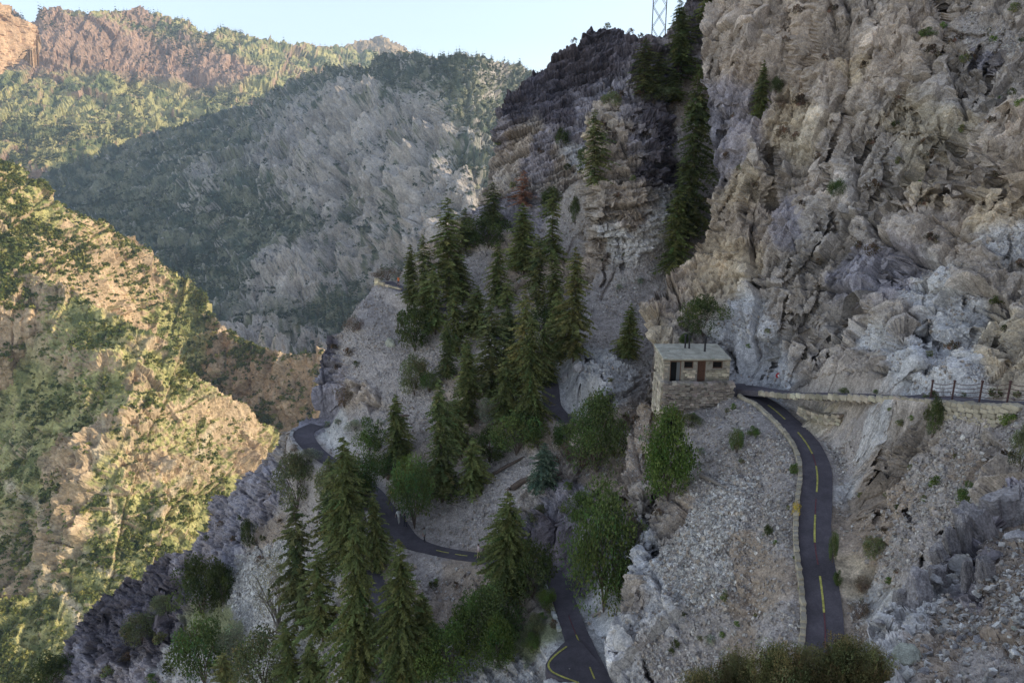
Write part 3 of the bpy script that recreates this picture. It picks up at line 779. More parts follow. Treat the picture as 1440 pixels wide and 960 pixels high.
def mountain_beyond():
    """the mountain goes on to the right of the view and above the cliff; it keeps the evening sun off the slope"""
    az = np.radians(np.linspace(23, 165, 150)); r = np.linspace(0, 1, 70)
    A_, T = np.meshgrid(az, r)
    deg = np.degrees(A_)
    r0 = np.where(deg < 41, 108, 108 - 72 * sstep(41, 50, deg))
    z0 = np.where(deg < 41, 4, 4 - 18 * sstep(41, 50, deg))
    rad = r0 + T * 150
    z = z0 + T * 150 * .62
    P = np.stack([rad * np.sin(A_), rad * np.cos(A_), z], -1)
    P = P + np.stack([7 * fbm(P / 22, 4, 201), 7 * fbm(P / 22, 4, 211), 7 * fbm(P / 22, 4, 221)], -1)
    drop = P[:, :1].copy(); drop[..., 2] = -120          # the near flank and both ends go down into the valley
    P = np.concatenate([drop, P, P[:, -1:] * [1, 1, 0] + [0, 0, -120]], 1)
    front = P[:1].copy(); front[..., 2] = -120
    P = np.concatenate([front, P], 0)
    h, w = P.shape[:2]
    i = np.arange(h * w).reshape(h, w)
    Fq = np.stack([i[:-1, :-1].ravel(), i[:-1, 1:].ravel(), i[1:, 1:].ravel(), i[1:, :-1].ravel()], -1)
    C = np.array([.30, .255, .215]) * (1 + .25 * fbm(P.reshape(-1, 3) / 9, 4, 231))[:, None]
    link('mountain_shoulder', mesh_np('mountain_shoulder', P.reshape(-1, 3), Fq, M_ROCK, color=C), kind='structure')
mountain_beyond()
# valley floor far below everything
_n = 60
_x, _y = np.meshgrid(np.linspace(-6000, 6000, _n), np.linspace(150, 9000, _n))
_P = np.stack([_x, _y, -560 + 60 * fbm(np.stack([_x / 900, _y / 900, _x * 0], -1), 3, 5)], -1).reshape(-1, 3)
_i = np.arange(_n * _n).reshape(_n, _n)
link('valley_floor', mesh_np('valley_floor', _P, np.stack([_i[:-1, :-1].ravel(), _i[:-1, 1:].ravel(), _i[1:, 1:].ravel(), _i[1:, :-1].ravel()], -1), M_FAR,
                             color=np.tile([.16, .16, .08], (_n * _n, 1))), kind='structure')

# ------------------------------------------------------------------ trails
M_ASPH = mat('asphalt', (.092, .078, .086), .85, noise=[(.35, .75, 1.3, 5), (1.5, .85, 1.2, 5), (9, .85, 1.15, 4)], bump=[(40, .3, .01)])
M_YEL = mat('yellow_paint', (.55, .49, .12), .7, noise=[(2.5, .55, 1.15, 5), (9, .6, 1.15, 4)])
M_RED = mat('faded_red_paint', (.17, .06, .065), .8, noise=[(6, .6, 1.1, 4)])
M_WALL = mat('wall_stone', (.38, .34, .28), noise=[(1.2, .8, 1.2, 3), (9, .8, 1.2, 4)], bump=[(12, .6, .04)], attr='tint')
M_MORT = mat('mortar', (.30, .26, .21), noise=[(4, .8, 1.2, 4)], bump=[(20, .5, .02)])

def side(c):
    """horizontal unit vectors to the right of each point of a line"""
    t = np.gradient(c[:, :3], axis=0); t[:, 2] = 0
    t /= np.linalg.norm(t, axis=1, keepdims=True) + 1e-9
    return np.stack([t[:, 1], -t[:, 0], t[:, 2] * 0], -1)

def ribbon(name, c, hw, dz, th, m, parent=None):
    s = side(c)
    hw = np.asarray(hw) * np.ones(len(c))
    hw = hw * (1 + .04 * vnoise(np.stack([c[:, 0] * .7, c[:, 1] * .7, c[:, 2] * 0], -1), 9))
    a = c[:, :3] - s * hw[:, None] + [0, 0, dz]
    b = c[:, :3] + s * hw[:, None] + [0, 0, dz]
    n = len(c)
    V = np.vstack([a, b, a - [0, 0, th], b - [0, 0, th]])
    k = np.arange(n - 1)
    Fq = np.vstack([np.stack([k, n + k, n + k + 1, k + 1], -1), np.stack([2 * n + k, k, k + 1, 2 * n + k + 1], -1), np.stack([n + k, 3 * n + k, 3 * n + k + 1, n + k + 1], -1),
                    [[0, 2 * n, 3 * n, n]], [[n - 1, 2 * n - 1, 4 * n - 1, 3 * n - 1]]])
    return link(name, mesh_np(name, V, Fq, m), parent)

def seg(c, u0, v0, u1, v1, n=14, lat=0.0):
    """the stretch of a trail's centre line between two photo points"""
    pu, pv, _ = proj(c[:, :3])
    i = int(np.argmin(np.hypot(pu - u0, pv - v0))); j = int(np.argmin(np.hypot(pu - u1, pv - v1)))
    if i > j: i, j = j, i
    j = max(j, i + 2)
    t = np.linspace(i, j, n)
    q = np.stack([np.interp(t, np.arange(len(c)), c[:, k]) for k in range(3)], -1)
    return q + side(q) * lat
TRAIL = {}
for k, nm in dict(upper='path', lower='path', high='path', mid='path', deep='path').items():
    c = LINES[k]
    TRAIL[k] = ribbon(nm, c, c[:, 3] / 2, .03 if k != 'upper' else .045, .5, M_ASPH)
    TRAIL[k]['kind'] = 'structure'
for k, a in [('lower', (1076, 572, 1100, 592)), ('lower', (1118, 613, 1138, 638)), ('lower', (1152, 658, 1151, 697)), ('lower', (1149, 727, 1146, 763)), ('lower', (1154, 803, 1161, 858)),
             ('upper', (1246, 555, 1262, 558)), ('mid', (609, 775, 627, 778)), ('mid', (640, 779, 658, 782)), ('mid', (806, 893, 815, 915)), ('mid', (823, 932, 832, 960))]:
    ribbon('painted_dash', seg(LINES[k], *a), .058, .055, .015, M_YEL, TRAIL[k])
for k, a in [('lower', (1138, 640, 1152, 656)), ('lower', (1151, 699, 1149, 725)), ('lower', (1146, 765, 1154, 801)), ('lower', (1161, 860, 1160, 910)), ('mid', (800, 870, 806, 891)), ('mid', (815, 917, 823, 931))]:
    ribbon('painted_line', seg(LINES[k], *a), .035, .055, .015, M_RED, TRAIL[k])
def plane_pts(px, z):
    r_ = ray(*np.array(px, float).T)
    return r_ * (z / r_[:, 2])[:, None]
zc = LINES['lower'][2, 2]
hook = curve(plane_pts([(1055, 556), (1051, 550), (1055, 547), (1064, 546), (1076, 548)], zc), .15)
ribbon('painted_line', hook, .06, .055, .015, M_YEL, TRAIL['lower'])
_q = LINES['mid']; _pu, _pv, _ = proj(_q[:, :3]); zp = float(_q[int(np.argmin(np.hypot(_pu - 830, _pv - 940))), 2])
pad = plane_pts([(804, 893), (790, 906), (774, 922), (767, 934), (770, 945), (786, 954), (806, 960), (828, 970), (850, 985), (862, 1000), (870, 960), (845, 935), (820, 905)], zp)
_b = bmesh.new()
_v = [_b.verts.new(p + np.array([0, 0, .02])) for p in pad]
_f = _b.faces.new(_v)
_ex = bmesh.ops.extrude_face_region(_b, geom=[_f])
bmesh.ops.translate(_b, verts=[e for e in _ex['geom'] if isinstance(e, bmesh.types.BMVert)], vec=(0, 0, -.9))
bmesh.ops.recalc_face_normals(_b, faces=_b.faces)
_m = bpy.data.meshes.new('turnout'); _b.to_mesh(_m); _m.materials.append(M_ASPH)
link('turnout', _m, TRAIL['mid'])
edge = curve(plane_pts([(797, 909), (786, 917), (776, 926), (771, 935), (776, 944), (790, 951), (808, 958), (830, 967)], zp), .2)
ribbon('painted_line', edge, .07, .06, .015, M_YEL, TRAIL['mid'])

# ------------------------------------------------------------------ masonry
rng = np.random.default_rng(5)
CUBE = np.array([[x, y, z] for x in (-1, 1) for y in (-1, 1) for z in (-1, 1)], float) * .5
CUBEF = np.array([[0, 1, 3, 2], [4, 6, 7, 5], [0, 4, 5, 1], [2, 3, 7, 6], [0, 2, 6, 4], [1, 5, 7, 3]])

def blocks(B):
    """B: list of (centre, axis along, axis out, length, depth, height, jitter, colour) -> V, F, C"""
    V, Fq, C = [], [], []
    for i, (p, ax, out, l, d, h, j, col) in enumerate(B):
        q = CUBE * (1 + (rng.random((8, 3)) - .5) * j)
        V.append(p + q[:, :1] * l * ax + q[:, 1:2] * d * out + q[:, 2:] * h * np.array([0, 0, 1]))
        Fq.append(CUBEF + 8 * i)
        C.append(np.tile(col, (8, 1)))
    return np.vstack(V), np.vstack(Fq), np.vstack(C)

def stone_colour(base, s=.22):
    return np.array(base) * (1 + rng.normal(0, s)) * (1 + rng.normal(0, .018, 3))

def _wstone():
    me = []
    m = mat('laid_stone', (.41, .345, .25), noise=[(1.2, .85, 1.15, 3), (9, .8, 1.2, 4)], bump=[(9, .6, .05)], objvar=.24)
    for k in range(6):
        b = bmesh.new(); bmesh.ops.create_cube(b, size=1.0)
        bmesh.ops.bevel(b, geom=list(b.edges), offset=.08, segments=1, affect='EDGES')
        for v in b.verts: v.co *= 1 + float(rng.normal(0, .05))
        q = bpy.data.meshes.new('stone'); b.to_mesh(q); q.materials.append(m); b.free(); me.append(q)
    return me
WSTONE = _wstone()
def stone_wall(pts, up, down, thick, size, base, label, cat='stone wall', name='stone_wall', group=None, height=None, single=False):
    """rubble wall along a line: a mortar core and laid stones, top at `up` above the line"""
    c = curve(pts, size * .5)
    s = side(c)
    L_ = np.concatenate([[0], np.cumsum(np.linalg.norm(np.diff(c[:, :2], axis=0), axis=1))])
    o = empty(name, tuple(c[0, :3]), label=label, cat=cat, group=group, kind='thing')
    org = c[0, :3]
    B = []
    courses = max(1, int(round((up + down) / (size * .62))))
    hh = (up + down) / courses
    for k in range(courses):
        x = -rng.random() * size
        while x < L_[-1]:
            l = size * (.6 + .9 * rng.random())
            m = min(max(x + l / 2, 0), L_[-1])
            p = np.array([np.interp(m, L_, c[:, q]) for q in range(3)])
            i = min(int(np.searchsorted(L_, m)), len(c) - 1)
            hgt = (height(m / L_[-1]) if height else 1.0)
            z = up - (k + .5) * hh
            if z > up - (up + down) * hgt:
                t = np.array([-s[i, 1], s[i, 0], 0])
                B.append((p - org + [0, 0, z + rng.normal(0, .02)], t, s[i], l * .95, thick * (1 + .22 * rng.random()), hh * .92 * (.86 + .22 * rng.random() + .3 * rng.random() * (k == 0)), .34, stone_colour(base)))
            x += l
    if single:
        for (p, ax, out, l, d, h, j, col) in B:
            q = link('stone', WSTONE[int(rng.integers(6))], o)
            q.location = tuple(p); q.scale = (l, d, h); q.rotation_euler = (rng.normal(0, .04), rng.normal(0, .05), math.atan2(ax[1], ax[0]) + rng.normal(0, .06))
            q.color = (*np.clip(col, 0, 1), 1)
    else:
        V, Fq, C = blocks(B)
        link('stones', mesh_np('stones', V, Fq, M_WALL, color=C), o, kind='stuff')
    cc = c.copy(); cc[:, :3] -= org
    ribbon('mortar_core', cc, thick * .46, up - .04, min(up + down, .5) if height else up + down - .05, M_MORT, o)
    return o

def off(c, lat, dz=0, i0=0, i1=None):
    q = c[i0:i1, :3]
    return q + side(c[i0:i1]) * lat + [0, 0, dz]
def between(c, a, b):
    pu, pv, _ = proj(c[:, :3])
    i = int(np.argmin(np.hypot(pu - a[0], pv - a[1]))); j = int(np.argmin(np.hypot(pu - b[0], pv - b[1])))
    return (min(i, j), max(i, j) + 1)
c = LINES['lower']; i, j = between(c, (1052, 556), (1150, 960))
stone_wall(off(c, 1.14, 0, i, j)[::3], .26, .62, .27, .5, (.47, .43, .36), 'long low grey kerb wall winding down the near side of the path with yellow dashes', single=True)
c = LINES['upper']; i, j = between(c, (1085, 552), (1330, 561))
stone_wall(off(c, .92, 0, i, j)[::3], .04, .34, .24, .6, (.36, .30, .22), 'thin tan stone edging under the level upper path between the hut junction and the fence')
i, j = between(c, (1340, 562), (1480, 570))
stone_wall(off(c, 1.2, 0, i, j)[::3], .06, 1.9, .5, .46, (.56, .44, .27), 'tall tan retaining wall holding up the path beneath the chain fence', cat='retaining wall', name='retaining_wall', height=lambda t: min(1, .45 + 1.4 * t) if t < .5 else 1 - .5 * (t - .5), single=True)
stone_wall(at(*np.array([(1128, 571, 60.6), (1143, 578, 59.2), (1166, 583, 57.5), (1182, 583, 56.5)], float).T), .0, .75, .5, .42, (.36, .30, .215), 'short broken patch of tan wall below the upper path near the junction')
stone_wall(at(*np.array([(529, 400, 129.5), (538, 406, 128), (550, 411, 127), (563, 415, 126)], float).T), 1.15, .6, .4, .5, (.52, .42, .28), 'curved tan parapet wall round the overlook where the orange shirted hiker stands', cat='parapet')
stone_wall(at(*np.array([(625, 431, 119), (643, 436, 117), (668, 452, 113)], float).T), .9, .5, .5, .6, (.42, .34, .30), 'pinkish stone wall above the shaded high path between the conifers')
c = LINES['mid']; i, j = between(c, (430, 608), (452, 642))
stone_wall(off(c, 1.7, 0, i, j)[::2], .35, .6, .4, .5, (.36, .33, .31), 'grey kerb wall round the outside of the leftmost hairpin')
i, j = between(c, (530, 700), (600, 770))
stone_wall(off(c, 2.0, 0, i, i + 14)[::2], .3, .6, .4, .5, (.45, .41, .34), 'pale kerb stones on the valley side of the wide bend by the sign')
i, j = between(c, (786, 815), (812, 895))
stone_wall(off(c, 1.2, 0, i, j)[::2], .2, .7, .3, .4, (.40, .38, .35), 'narrow kerb wall left of the lower path coming out from under the bushy tree')

# ------------------------------------------------------------------ hut
M_DOOR = mat('brown_door', (.11, .055, .035), .7, noise=[(8, .8, 1.2, 3)])
M_DARK = mat('dark_interior', (.015, .013, .012), .9)
M_GREYP = mat('grey_board', (.16, .155, .15), .8)
M_ROOF = mat('mossy_concrete_roof', (.42, .38, .30), .95, noise=[(1.3, .7, 1.25, 5), (12, .8, 1.2, 4)], bump=[(8, .5, .04)])
M_WOOD = mat('brown_timber', (.17, .10, .065), .8, noise=[(6, .8, 1.2, 3)])
M_IRON = mat('black_iron', (.035, .032, .034), .6, metal=.3)
M_RUST = mat('rusty_iron', (.085, .045, .04), .75, noise=[(14, .7, 1.3, 3)])

def box_mesh(name, boxes, m, bev=0.0):
    b = bmesh.new()
    for (lo, hi) in boxes:
        lo, hi = Vector(lo), Vector(hi)
        r_ = bmesh.ops.create_cube(b, size=1.0)
        bmesh.ops.scale(b, verts=r_['verts'], vec=hi - lo)
        bmesh.ops.translate(b, verts=r_['verts'], vec=(lo + hi) / 2)
    if bev: bmesh.ops.bevel(b, geom=list(b.edges), offset=bev, segments=1, affect='EDGES')
    me = bpy.data.meshes.new(name); b.to_mesh(me); me.materials.append(m); b.free()
    return me

def make_hut():
    W, Dp, H = HUT['x1'] - HUT['x0'], HUT['depth'], 2.18
    o = empty('stone_hut', (HUT['x0'], HUT['y0'], HUT['z']), label='small flat roofed stone hut with two doors and two windows beside the path junction', cat='hut')
    k = 68 / 1040.
    X = lambda u: (u - 932) * k - .12
    ops = [(X(941.5), X(957), 0, 2.0), (X(961), X(974), 1.32, 1.98), (X(980), X(991.5), 0, 2.0), (X(1001), X(1015), 1.32, 1.98)]
    xs = sorted({0, W} | {a for q in ops for a in q[:2]})
    boxes = []
    for a, b in zip(xs[:-1], xs[1:]):
        q = [z for z in ops if z[0] <= a + 1e-6 and z[1] >= b - 1e-6]
        if q:
            boxes.append(((a, 0, q[0][3]), (b, .35, H)))
            if q[0][2] > 0: boxes.append(((a, 0, 0), (b, .35, q[0][2])))
        else:
            boxes.append(((a, 0, 0), (b, .35, H)))
    boxes += [((0, .35, 0), (.35, Dp, H)), ((W - .35, .35, 0), (W, Dp, H)), ((.35, Dp - .35, 0), (W - .35, Dp, H))]
    link('wall', box_mesh('wall', boxes, M_MORT), o)
    link('floor', box_mesh('floor', [((.05, .05, -.3), (W - .05, Dp - .05, -.01))], M_MORT), o)
    B = []
    def face(p0, along, out, Lw, holes):
        z = 0.0
        while z < H - .05:
            hh = .13 + .13 * rng.random()
            hh = min(hh, H - z)
            x = 0.0
            while x < Lw:
                l = .22 + .38 * rng.random(); l = min(l, Lw - x)
                if l > .1:
                    cx_, cz_ = x + l / 2, z + hh / 2
                    if not any(h[0] - .04 < cx_ + l * .42 and h[1] + .04 > cx_ - l * .42 and h[2] - .02 < cz_ + hh * .3 and h[3] + .02 > cz_ - hh * .3 for h in holes):
                        B.append((p0 + along * cx_ + out * .02 + np.array([0, 0, cz_]), along, out, l * .93, .10 + .07 * rng.random(), hh * (.84 + .12 * rng.random()), .26, stone_colour((.42, .35, .26), .26)))
                x += l
            z += hh
    ex, ey = np.array([1., 0, 0]), np.array([0, 1., 0])
    face(np.array([0., 0, 0]), ex, -ey, W, ops)
    face(np.array([0., 0, 0]), ey, -ex, Dp, [])
    face(np.array([W, 0, 0]), ey, ex, Dp, [])
    V, Fq, C = blocks(B)
    link('stones', mesh_np('stones', V, Fq, M_WALL, color=C), o, kind='stuff')
    # roof slab, slightly falling to the front, with a raised rim
    r_ = box_mesh('roof', [((-.2, -.34, H), (W + .08, Dp + .3, H + .16))], M_ROOF, .03)
    for v in r_.vertices: v.co.z += .05 * v.co.y / Dp * 2 + .015 * math.sin(v.co.x * 2)
    rf = link('roof', r_, o)
    link('roof_beam', box_mesh('roof_beam', [((-.2, -.22, H - .09), (W + .05, -.04, H - .003))], M_WOOD), o)
    Bs = [(np.array([x, rng.choice([-.3, Dp + .2]) if rng.random() < .7 else rng.uniform(0, Dp), H + .2]), ex, ey, .25, .2, .07, .4, stone_colour((.34, .34, .28))) for x in np.arange(0, W, .33)]
    V, Fq, C = blocks(Bs); link('roof_stones', mesh_np('roof_stones', V, Fq, M_WALL, color=C), rf, kind='stuff')
    # openings
    a, b, z0, z1 = ops[0]
    d = link('doorway', box_mesh('doorway', [((a, .28, 0), (b, .34, z1))], M_DARK), o)
    link('frame', box_mesh('frame', [((a, .02, 0), (a + .07, .2, z1)), ((b - .07, .02, 0), (b, .2, z1)), ((a + .07, .02, z1 - .08), (b - .07, .2, z1))], M_WOOD), d)
    link('screen_board', box_mesh('screen_board', [((a + .62, .05, 0), (b - .075, .1, z1 - .1))], M_GREYP), o)
    a, b, z0, z1 = ops[2]
    d = link('door', box_mesh('door', [((a + .05, .14, .02), (b - .05, .19, z1 - .05))], M_DOOR), o)
    n = 5
    for q in range(n):
        w_ = (b - a - .1) / n
        link('plank', box_mesh('plank', [((a + .05 + q * w_ + .008, .12, .03), (a + .05 + (q + 1) * w_ - .008, .139, z1 - .06))], M_DOOR), d)
    link('handle', box_mesh('handle', [((b - .16, .08, 1.0), (b - .12, .119, 1.12))], M_IRON), d)
    link('door_frame', box_mesh('door_frame', [((a, .04, 0), (a + .05, .2, z1)), ((b - .05, .04, 0), (b, .2, z1)), ((a + .05, .04, z1 - .05), (b - .05, .2, z1))], M_WOOD), o)
    for (a, b, z0, z1) in (ops[1], ops[3]):
        w = link('window', box_mesh('window', [((a + .05, .2, z0 + .05), (b - .05, .23, z1 - .05))], M_DARK), o)
        link('frame', box_mesh('frame', [((a, .05, z0), (a + .05, .24, z1)), ((b - .05, .05, z0), (b, .24, z1)), ((a + .05, .05, z0), (b - .05, .24, z0 + .05)), ((a + .05, .05, z1 - .05), (b - .05, .24, z1))], M_WOOD), w)
        link('sill', box_mesh('sill', [((a - .06, -.12, z0 - .09), (b + .06, .1, z0 - .003))], M_MORT), w)
    for (u, y, h) in ((970, 3.1, 1.25), (975.5, 3.0, 1.1), (994, 1.9, 1.35)):
        m = bmesh.new()
        bmesh.ops.create_cone(m, cap_ends=True, segments=10, radius1=.085, radius2=.085, depth=h, matrix=Matrix.Translation((X(u) + .15, y, H + .12 + h / 2)))
        bmesh.ops.create_cone(m, cap_ends=True, segments=10, radius1=.12, radius2=.12, depth=.04, matrix=Matrix.Translation((X(u) + .15, y, H + .22)))
        me = bpy.data.meshes.new('vent_pipe'); m.to_mesh(me); me.materials.append(M_IRON)
        p = link('vent_pipe', me, o)
        m = bmesh.new()
        bmesh.ops.create_cone(m, cap_ends=True, segments=10, radius1=.17, radius2=.13, depth=.16, matrix=Matrix.Translation((X(u) + .15, y, H + .12 + h + .09)))
        me = bpy.data.meshes.new('cap'); m.to_mesh(me); me.materials.append(M_IRON)
        link('cap', me, p)
    return o
make_hut()
_x0, _x1, _y0, _z = HUT['x0'], HUT['x1'], HUT['y0'], HUT['z']
stone_wall([(_x0 - .1, _y0 - .85, _z), (_x0 + 2, _y0 - .95, _z), (_x0 + 4, _y0 - .95, _z), (_x1 + .1, _y0 - .85, _z)][::-1], .30, 2.5, .6, .36, (.30, .245, .20),
           'rough rubble retaining wall holding up the terrace under the stone hut', cat='retaining wall', name='retaining_wall', height=lambda t: .62 + .38 * t)
stone_wall([(_x0 - .25, _y0 + 2.5, _z), (_x0 - .25, _y0 + 1, _z), (_x0 - .2, _y0 - .6, _z)], .2, 3.6, .4, .5, (.44, .37, .28), 'narrow light brown side wall under the left corner of the hut', cat='retaining wall', name='retaining_wall')

# ------------------------------------------------------------------ chain fence
def tube(name, pts, rad, m, seg_=6, parent=None, taper=1.0):
    P_ = [Vector(p) for p in pts]
    n = len(P_); V, Fq = [], []
    for i, p in enumerate(P_):
        t = (P_[min(i + 1, n - 1)] - P_[max(i - 1, 0)]).normalized()
        a = t.cross(Vector((0, 0, 1)) if abs(t.z) < .9 else Vector((1, 0, 0))).normalized(); b = t.cross(a)
        rr = (rad[i] if hasattr(rad, '__len__') else rad * (1 - (1 - taper) * i / max(1, n - 1)))
        for k in range(seg_):
            an = 2 * math.pi * k / seg_
            V.append(p + (a * math.cos(an) + b * math.sin(an)) * rr)
    for i in range(n - 1):
        for k in range(seg_):
            Fq.append([i * seg_ + k, i * seg_ + (k + 1) % seg_, (i + 1) * seg_ + (k + 1) % seg_, (i + 1) * seg_ + k])
    V.append(P_[0]); V.append(P_[-1])
    c0, c1 = len(V) - 2, len(V) - 1
    for k in range(seg_):
        Fq.append([(k + 1) % seg_, k, c0, -1]); Fq.append([(n - 1) * seg_ + k, (n - 1) * seg_ + (k + 1) % seg_, c1, -1])
    me = mesh_np(name, [tuple(v) for v in V], Fq, m)
    return link(name, me, parent) if parent is not False else me

posts = [np.array(at(u, v, d)) for (u, v, d) in [(1308, 561, 47.4), (1338.5, 562.5, 45.6), (1377, 564, 43.6), (1416, 566, 41.5), (1456, 568, 39.6), (1497, 570, 37.8)]]
fence = empty('chain_fence', tuple(posts[0]), label='rust brown iron post and chain fence along the upper path at the right', cat='fence')
for i, p in enumerate(posts):
    q = p - posts[0]
    link('post', tube('post', [q + [0, 0, -.3], q + [0, 0, 1.22]], .055, M_RUST, 8, False), fence)
    link('knob', tube('knob', [q + [0, 0, 1.18], q + [0, 0, 1.24], q + [0, 0, 1.3]], [.075, .095, .05], M_RUST, 8, False), fence)
    if i:
        a = posts[i - 1] - posts[0]
        for h, sag in ((1.12, .14), (.85, .12), (.58, .10), (.28, .08)):
            pts = [a * (1 - t) + q * t + [0, 0, h - sag * 4 * t * (1 - t)] for t in np.linspace(0, 1, 13)]
            link('chain', tube('chain', pts, .02, M_RUST, 5, False), fence)

# ------------------------------------------------------------------ lattice tower on the skyline
def make_tower():
    b = on('dark_crag', 925, 66)
    dep = proj(b)[2]
    w = 18.5 * dep / F_PX
    o = empty('lattice_tower', tuple(b), rz=-math.atan2(b[0], b[1]), label='grey steel lattice tower rising out of the conifers against the sky', cat='tower')
    M_ST = mat('tower_steel', (.12, .115, .12), .6, metal=.4)
    for sx in (-1, 1):
        for sy in (0, 1):
            link('leg', tube('leg', [(sx * w / 2, sy * w, -2), (sx * w / 2, sy * w, 24)], .11, M_ST, 6, False), o)
    ph = 28 * dep / F_PX
    for lv in range(0, 6):
        z0, z1 = lv * ph - .3, (lv + 1) * ph - .3
        for fy in (0, 1):
            link('brace', tube('brace', [(-w / 2, fy * w, z0), (w / 2, fy * w, z1)], .055, M_ST, 5, False), o)
            link('brace', tube('brace', [(w / 2, fy * w + .12, z0), (-w / 2, fy * w + .12, z1)], .055, M_ST, 5, False), o)
        for sx in (-1, 1):
            link('brace', tube('brace', [(sx * w / 2, 0, z0), (sx * w / 2, w, z1)], .045, M_ST, 5, False), o)
    return o
make_tower()

# ------------------------------------------------------------------ plants
def leaf_mat(name, base, var=.2, trans=.34):
    return mat(name, base, .75, noise=[(2.5, .8, 1.2, 3)], attr='tint', objvar=var, trans=trans, spec=.15)
M_FIR = leaf_mat('fir_needles', None)
M_LEAF = leaf_mat('broad_leaves', None)
M_BARK = mat('bark', (.13, .095, .075), noise=[(5, .7, 1.3, 3)], objvar=.2)
M_DEADW = mat('dead_wood', (.27, .23, .20), noise=[(5, .7, 1.3, 3)], objvar=.15)

def unit(v):
    return v / (np.linalg.norm(v, axis=-1, keepdims=True) + 1e-9)

def tri_soup(P, D, S, ln, wd, C, lift=None):
    """triangles rooted at P, pointing along D, flat across S"""
    a = P - S * wd[:, None] * .5; b = P + S * wd[:, None] * .5; t = P + D * ln[:, None]
    n = len(P)
    V = np.stack([a, b, t], 1).reshape(-1, 3)
    return V, np.arange(3 * n).reshape(n, 3), np.repeat(C, 3, 0)

def trunk_mesh(name, H, r, bend, m, seg_=7, n=7):
    pts = [(bend * math.sin(3 * t) * t, bend * math.cos(2.3 * t) * t * .6, H * t - .03 * H) for t in np.linspace(0, .97, n)]
    return tube(name, pts, [r * (1 - .93 * t) for t in np.linspace(0, 1, n)], m, seg_, False)

def conifer_crown(seed, asp=5.0, levels=40, per=9, pos=8, z0=.08, base=(.098, .104, .036), shape=.8, gap=.14, droop=.30, ragged=.3, spray=.24):
    """radius 1, height 1 once scaled; asp = height over radius of the tree it stands for"""
    g = np.random.default_rng(seed)
    H = asp
    PP, DD, SS, LL, WW, CC = [], [], [], [], [], []
    asym = g.random() * 6.28
    for k in range(levels):
        f = k / (levels - 1)
        z = H * (z0 + (1 - z0) * f ** .95)
        lv = (1 - f) ** (shape * .85) * (1 - .5 * max(0, (.10 - f) / .10)) + .035
        lv *= 1 - ragged * .5 + ragged * g.random()
        for q in range(per if f < .85 else 5):
            if g.random() < gap: continue
            an = 6.283 * (q + g.random() * .9) / per + k * 1.7
            lob = vnoise(np.array([[math.cos(an) * 1.3 + seed * 3.1, math.sin(an) * 1.3, f * 7.0]]), seed)[0]
            L_ = lv * (.62 + .5 * g.random()) * (1 + .15 * math.cos(an - asym)) * (1 + .5 * lob)
            z = H * (z0 + (1 - z0) * min(1, max(0, f + g.normal(0, .55) / levels)) ** .95)
            out = np.array([math.cos(an), math.sin(an), 0]); sd_ = np.array([-out[1], out[0], 0])
            rise = .12 * (f - .3) * 2
            n = max(3, int(pos * (.4 + .6 * L_)))
            t = (np.arange(n) + .6) / n * (1 - .06 * g.random(n)) + .02
            p = out * (t * L_)[:, None] + np.array([0, 0, 1.]) * (z + L_ * (rise * t - droop * t ** 1.6) + .0)[:, None]
            tone = np.array(base) * 2.1 * (.66 + .7 * g.random()) * np.array([1 + .09 * g.normal(), 1, 1])
            for s_ in (-1, 1, 0, 2):
                ln = spray * 1.12 * (.5 + .75 * g.random(n)) * (.4 + .6 * L_) * (1 - .35 * t)
                if s_ in (-1, 1):
                    d = unit(out * .75 + sd_ * s_ * (.8 + .3 * g.random((n, 1))) + np.array([0, 0, -.28]) + g.normal(0, .16, (n, 3)))
                elif s_ == 0:
                    d = unit(out + np.array([0, 0, -.15]) + g.normal(0, .2, (n, 3)))
                else:
                    d = unit(out * .4 + np.array([0, 0, -.9]) + g.normal(0, .3, (n, 3))); ln = ln * .6
                s2 = unit(np.cross(d, unit(np.array([0, 0, 1.]) + g.normal(0, .45, (n, 3)))))
                PP.append(p); DD.append(d); SS.append(s2); LL.append(ln); WW.append(ln * .70)
                CC.append(tone * (.88 + .3 * g.random((n, 1)) + .10 * (s_ == 0)))
    V, Fq, C = tri_soup(np.vstack(PP), np.vstack(DD), np.vstack(SS), np.concatenate(LL), np.concatenate(WW), np.vstack(CC))
    V[:, 2] /= H
    return mesh_np('crown', V, Fq, M_FIR, color=np.clip(C, .008, .9))

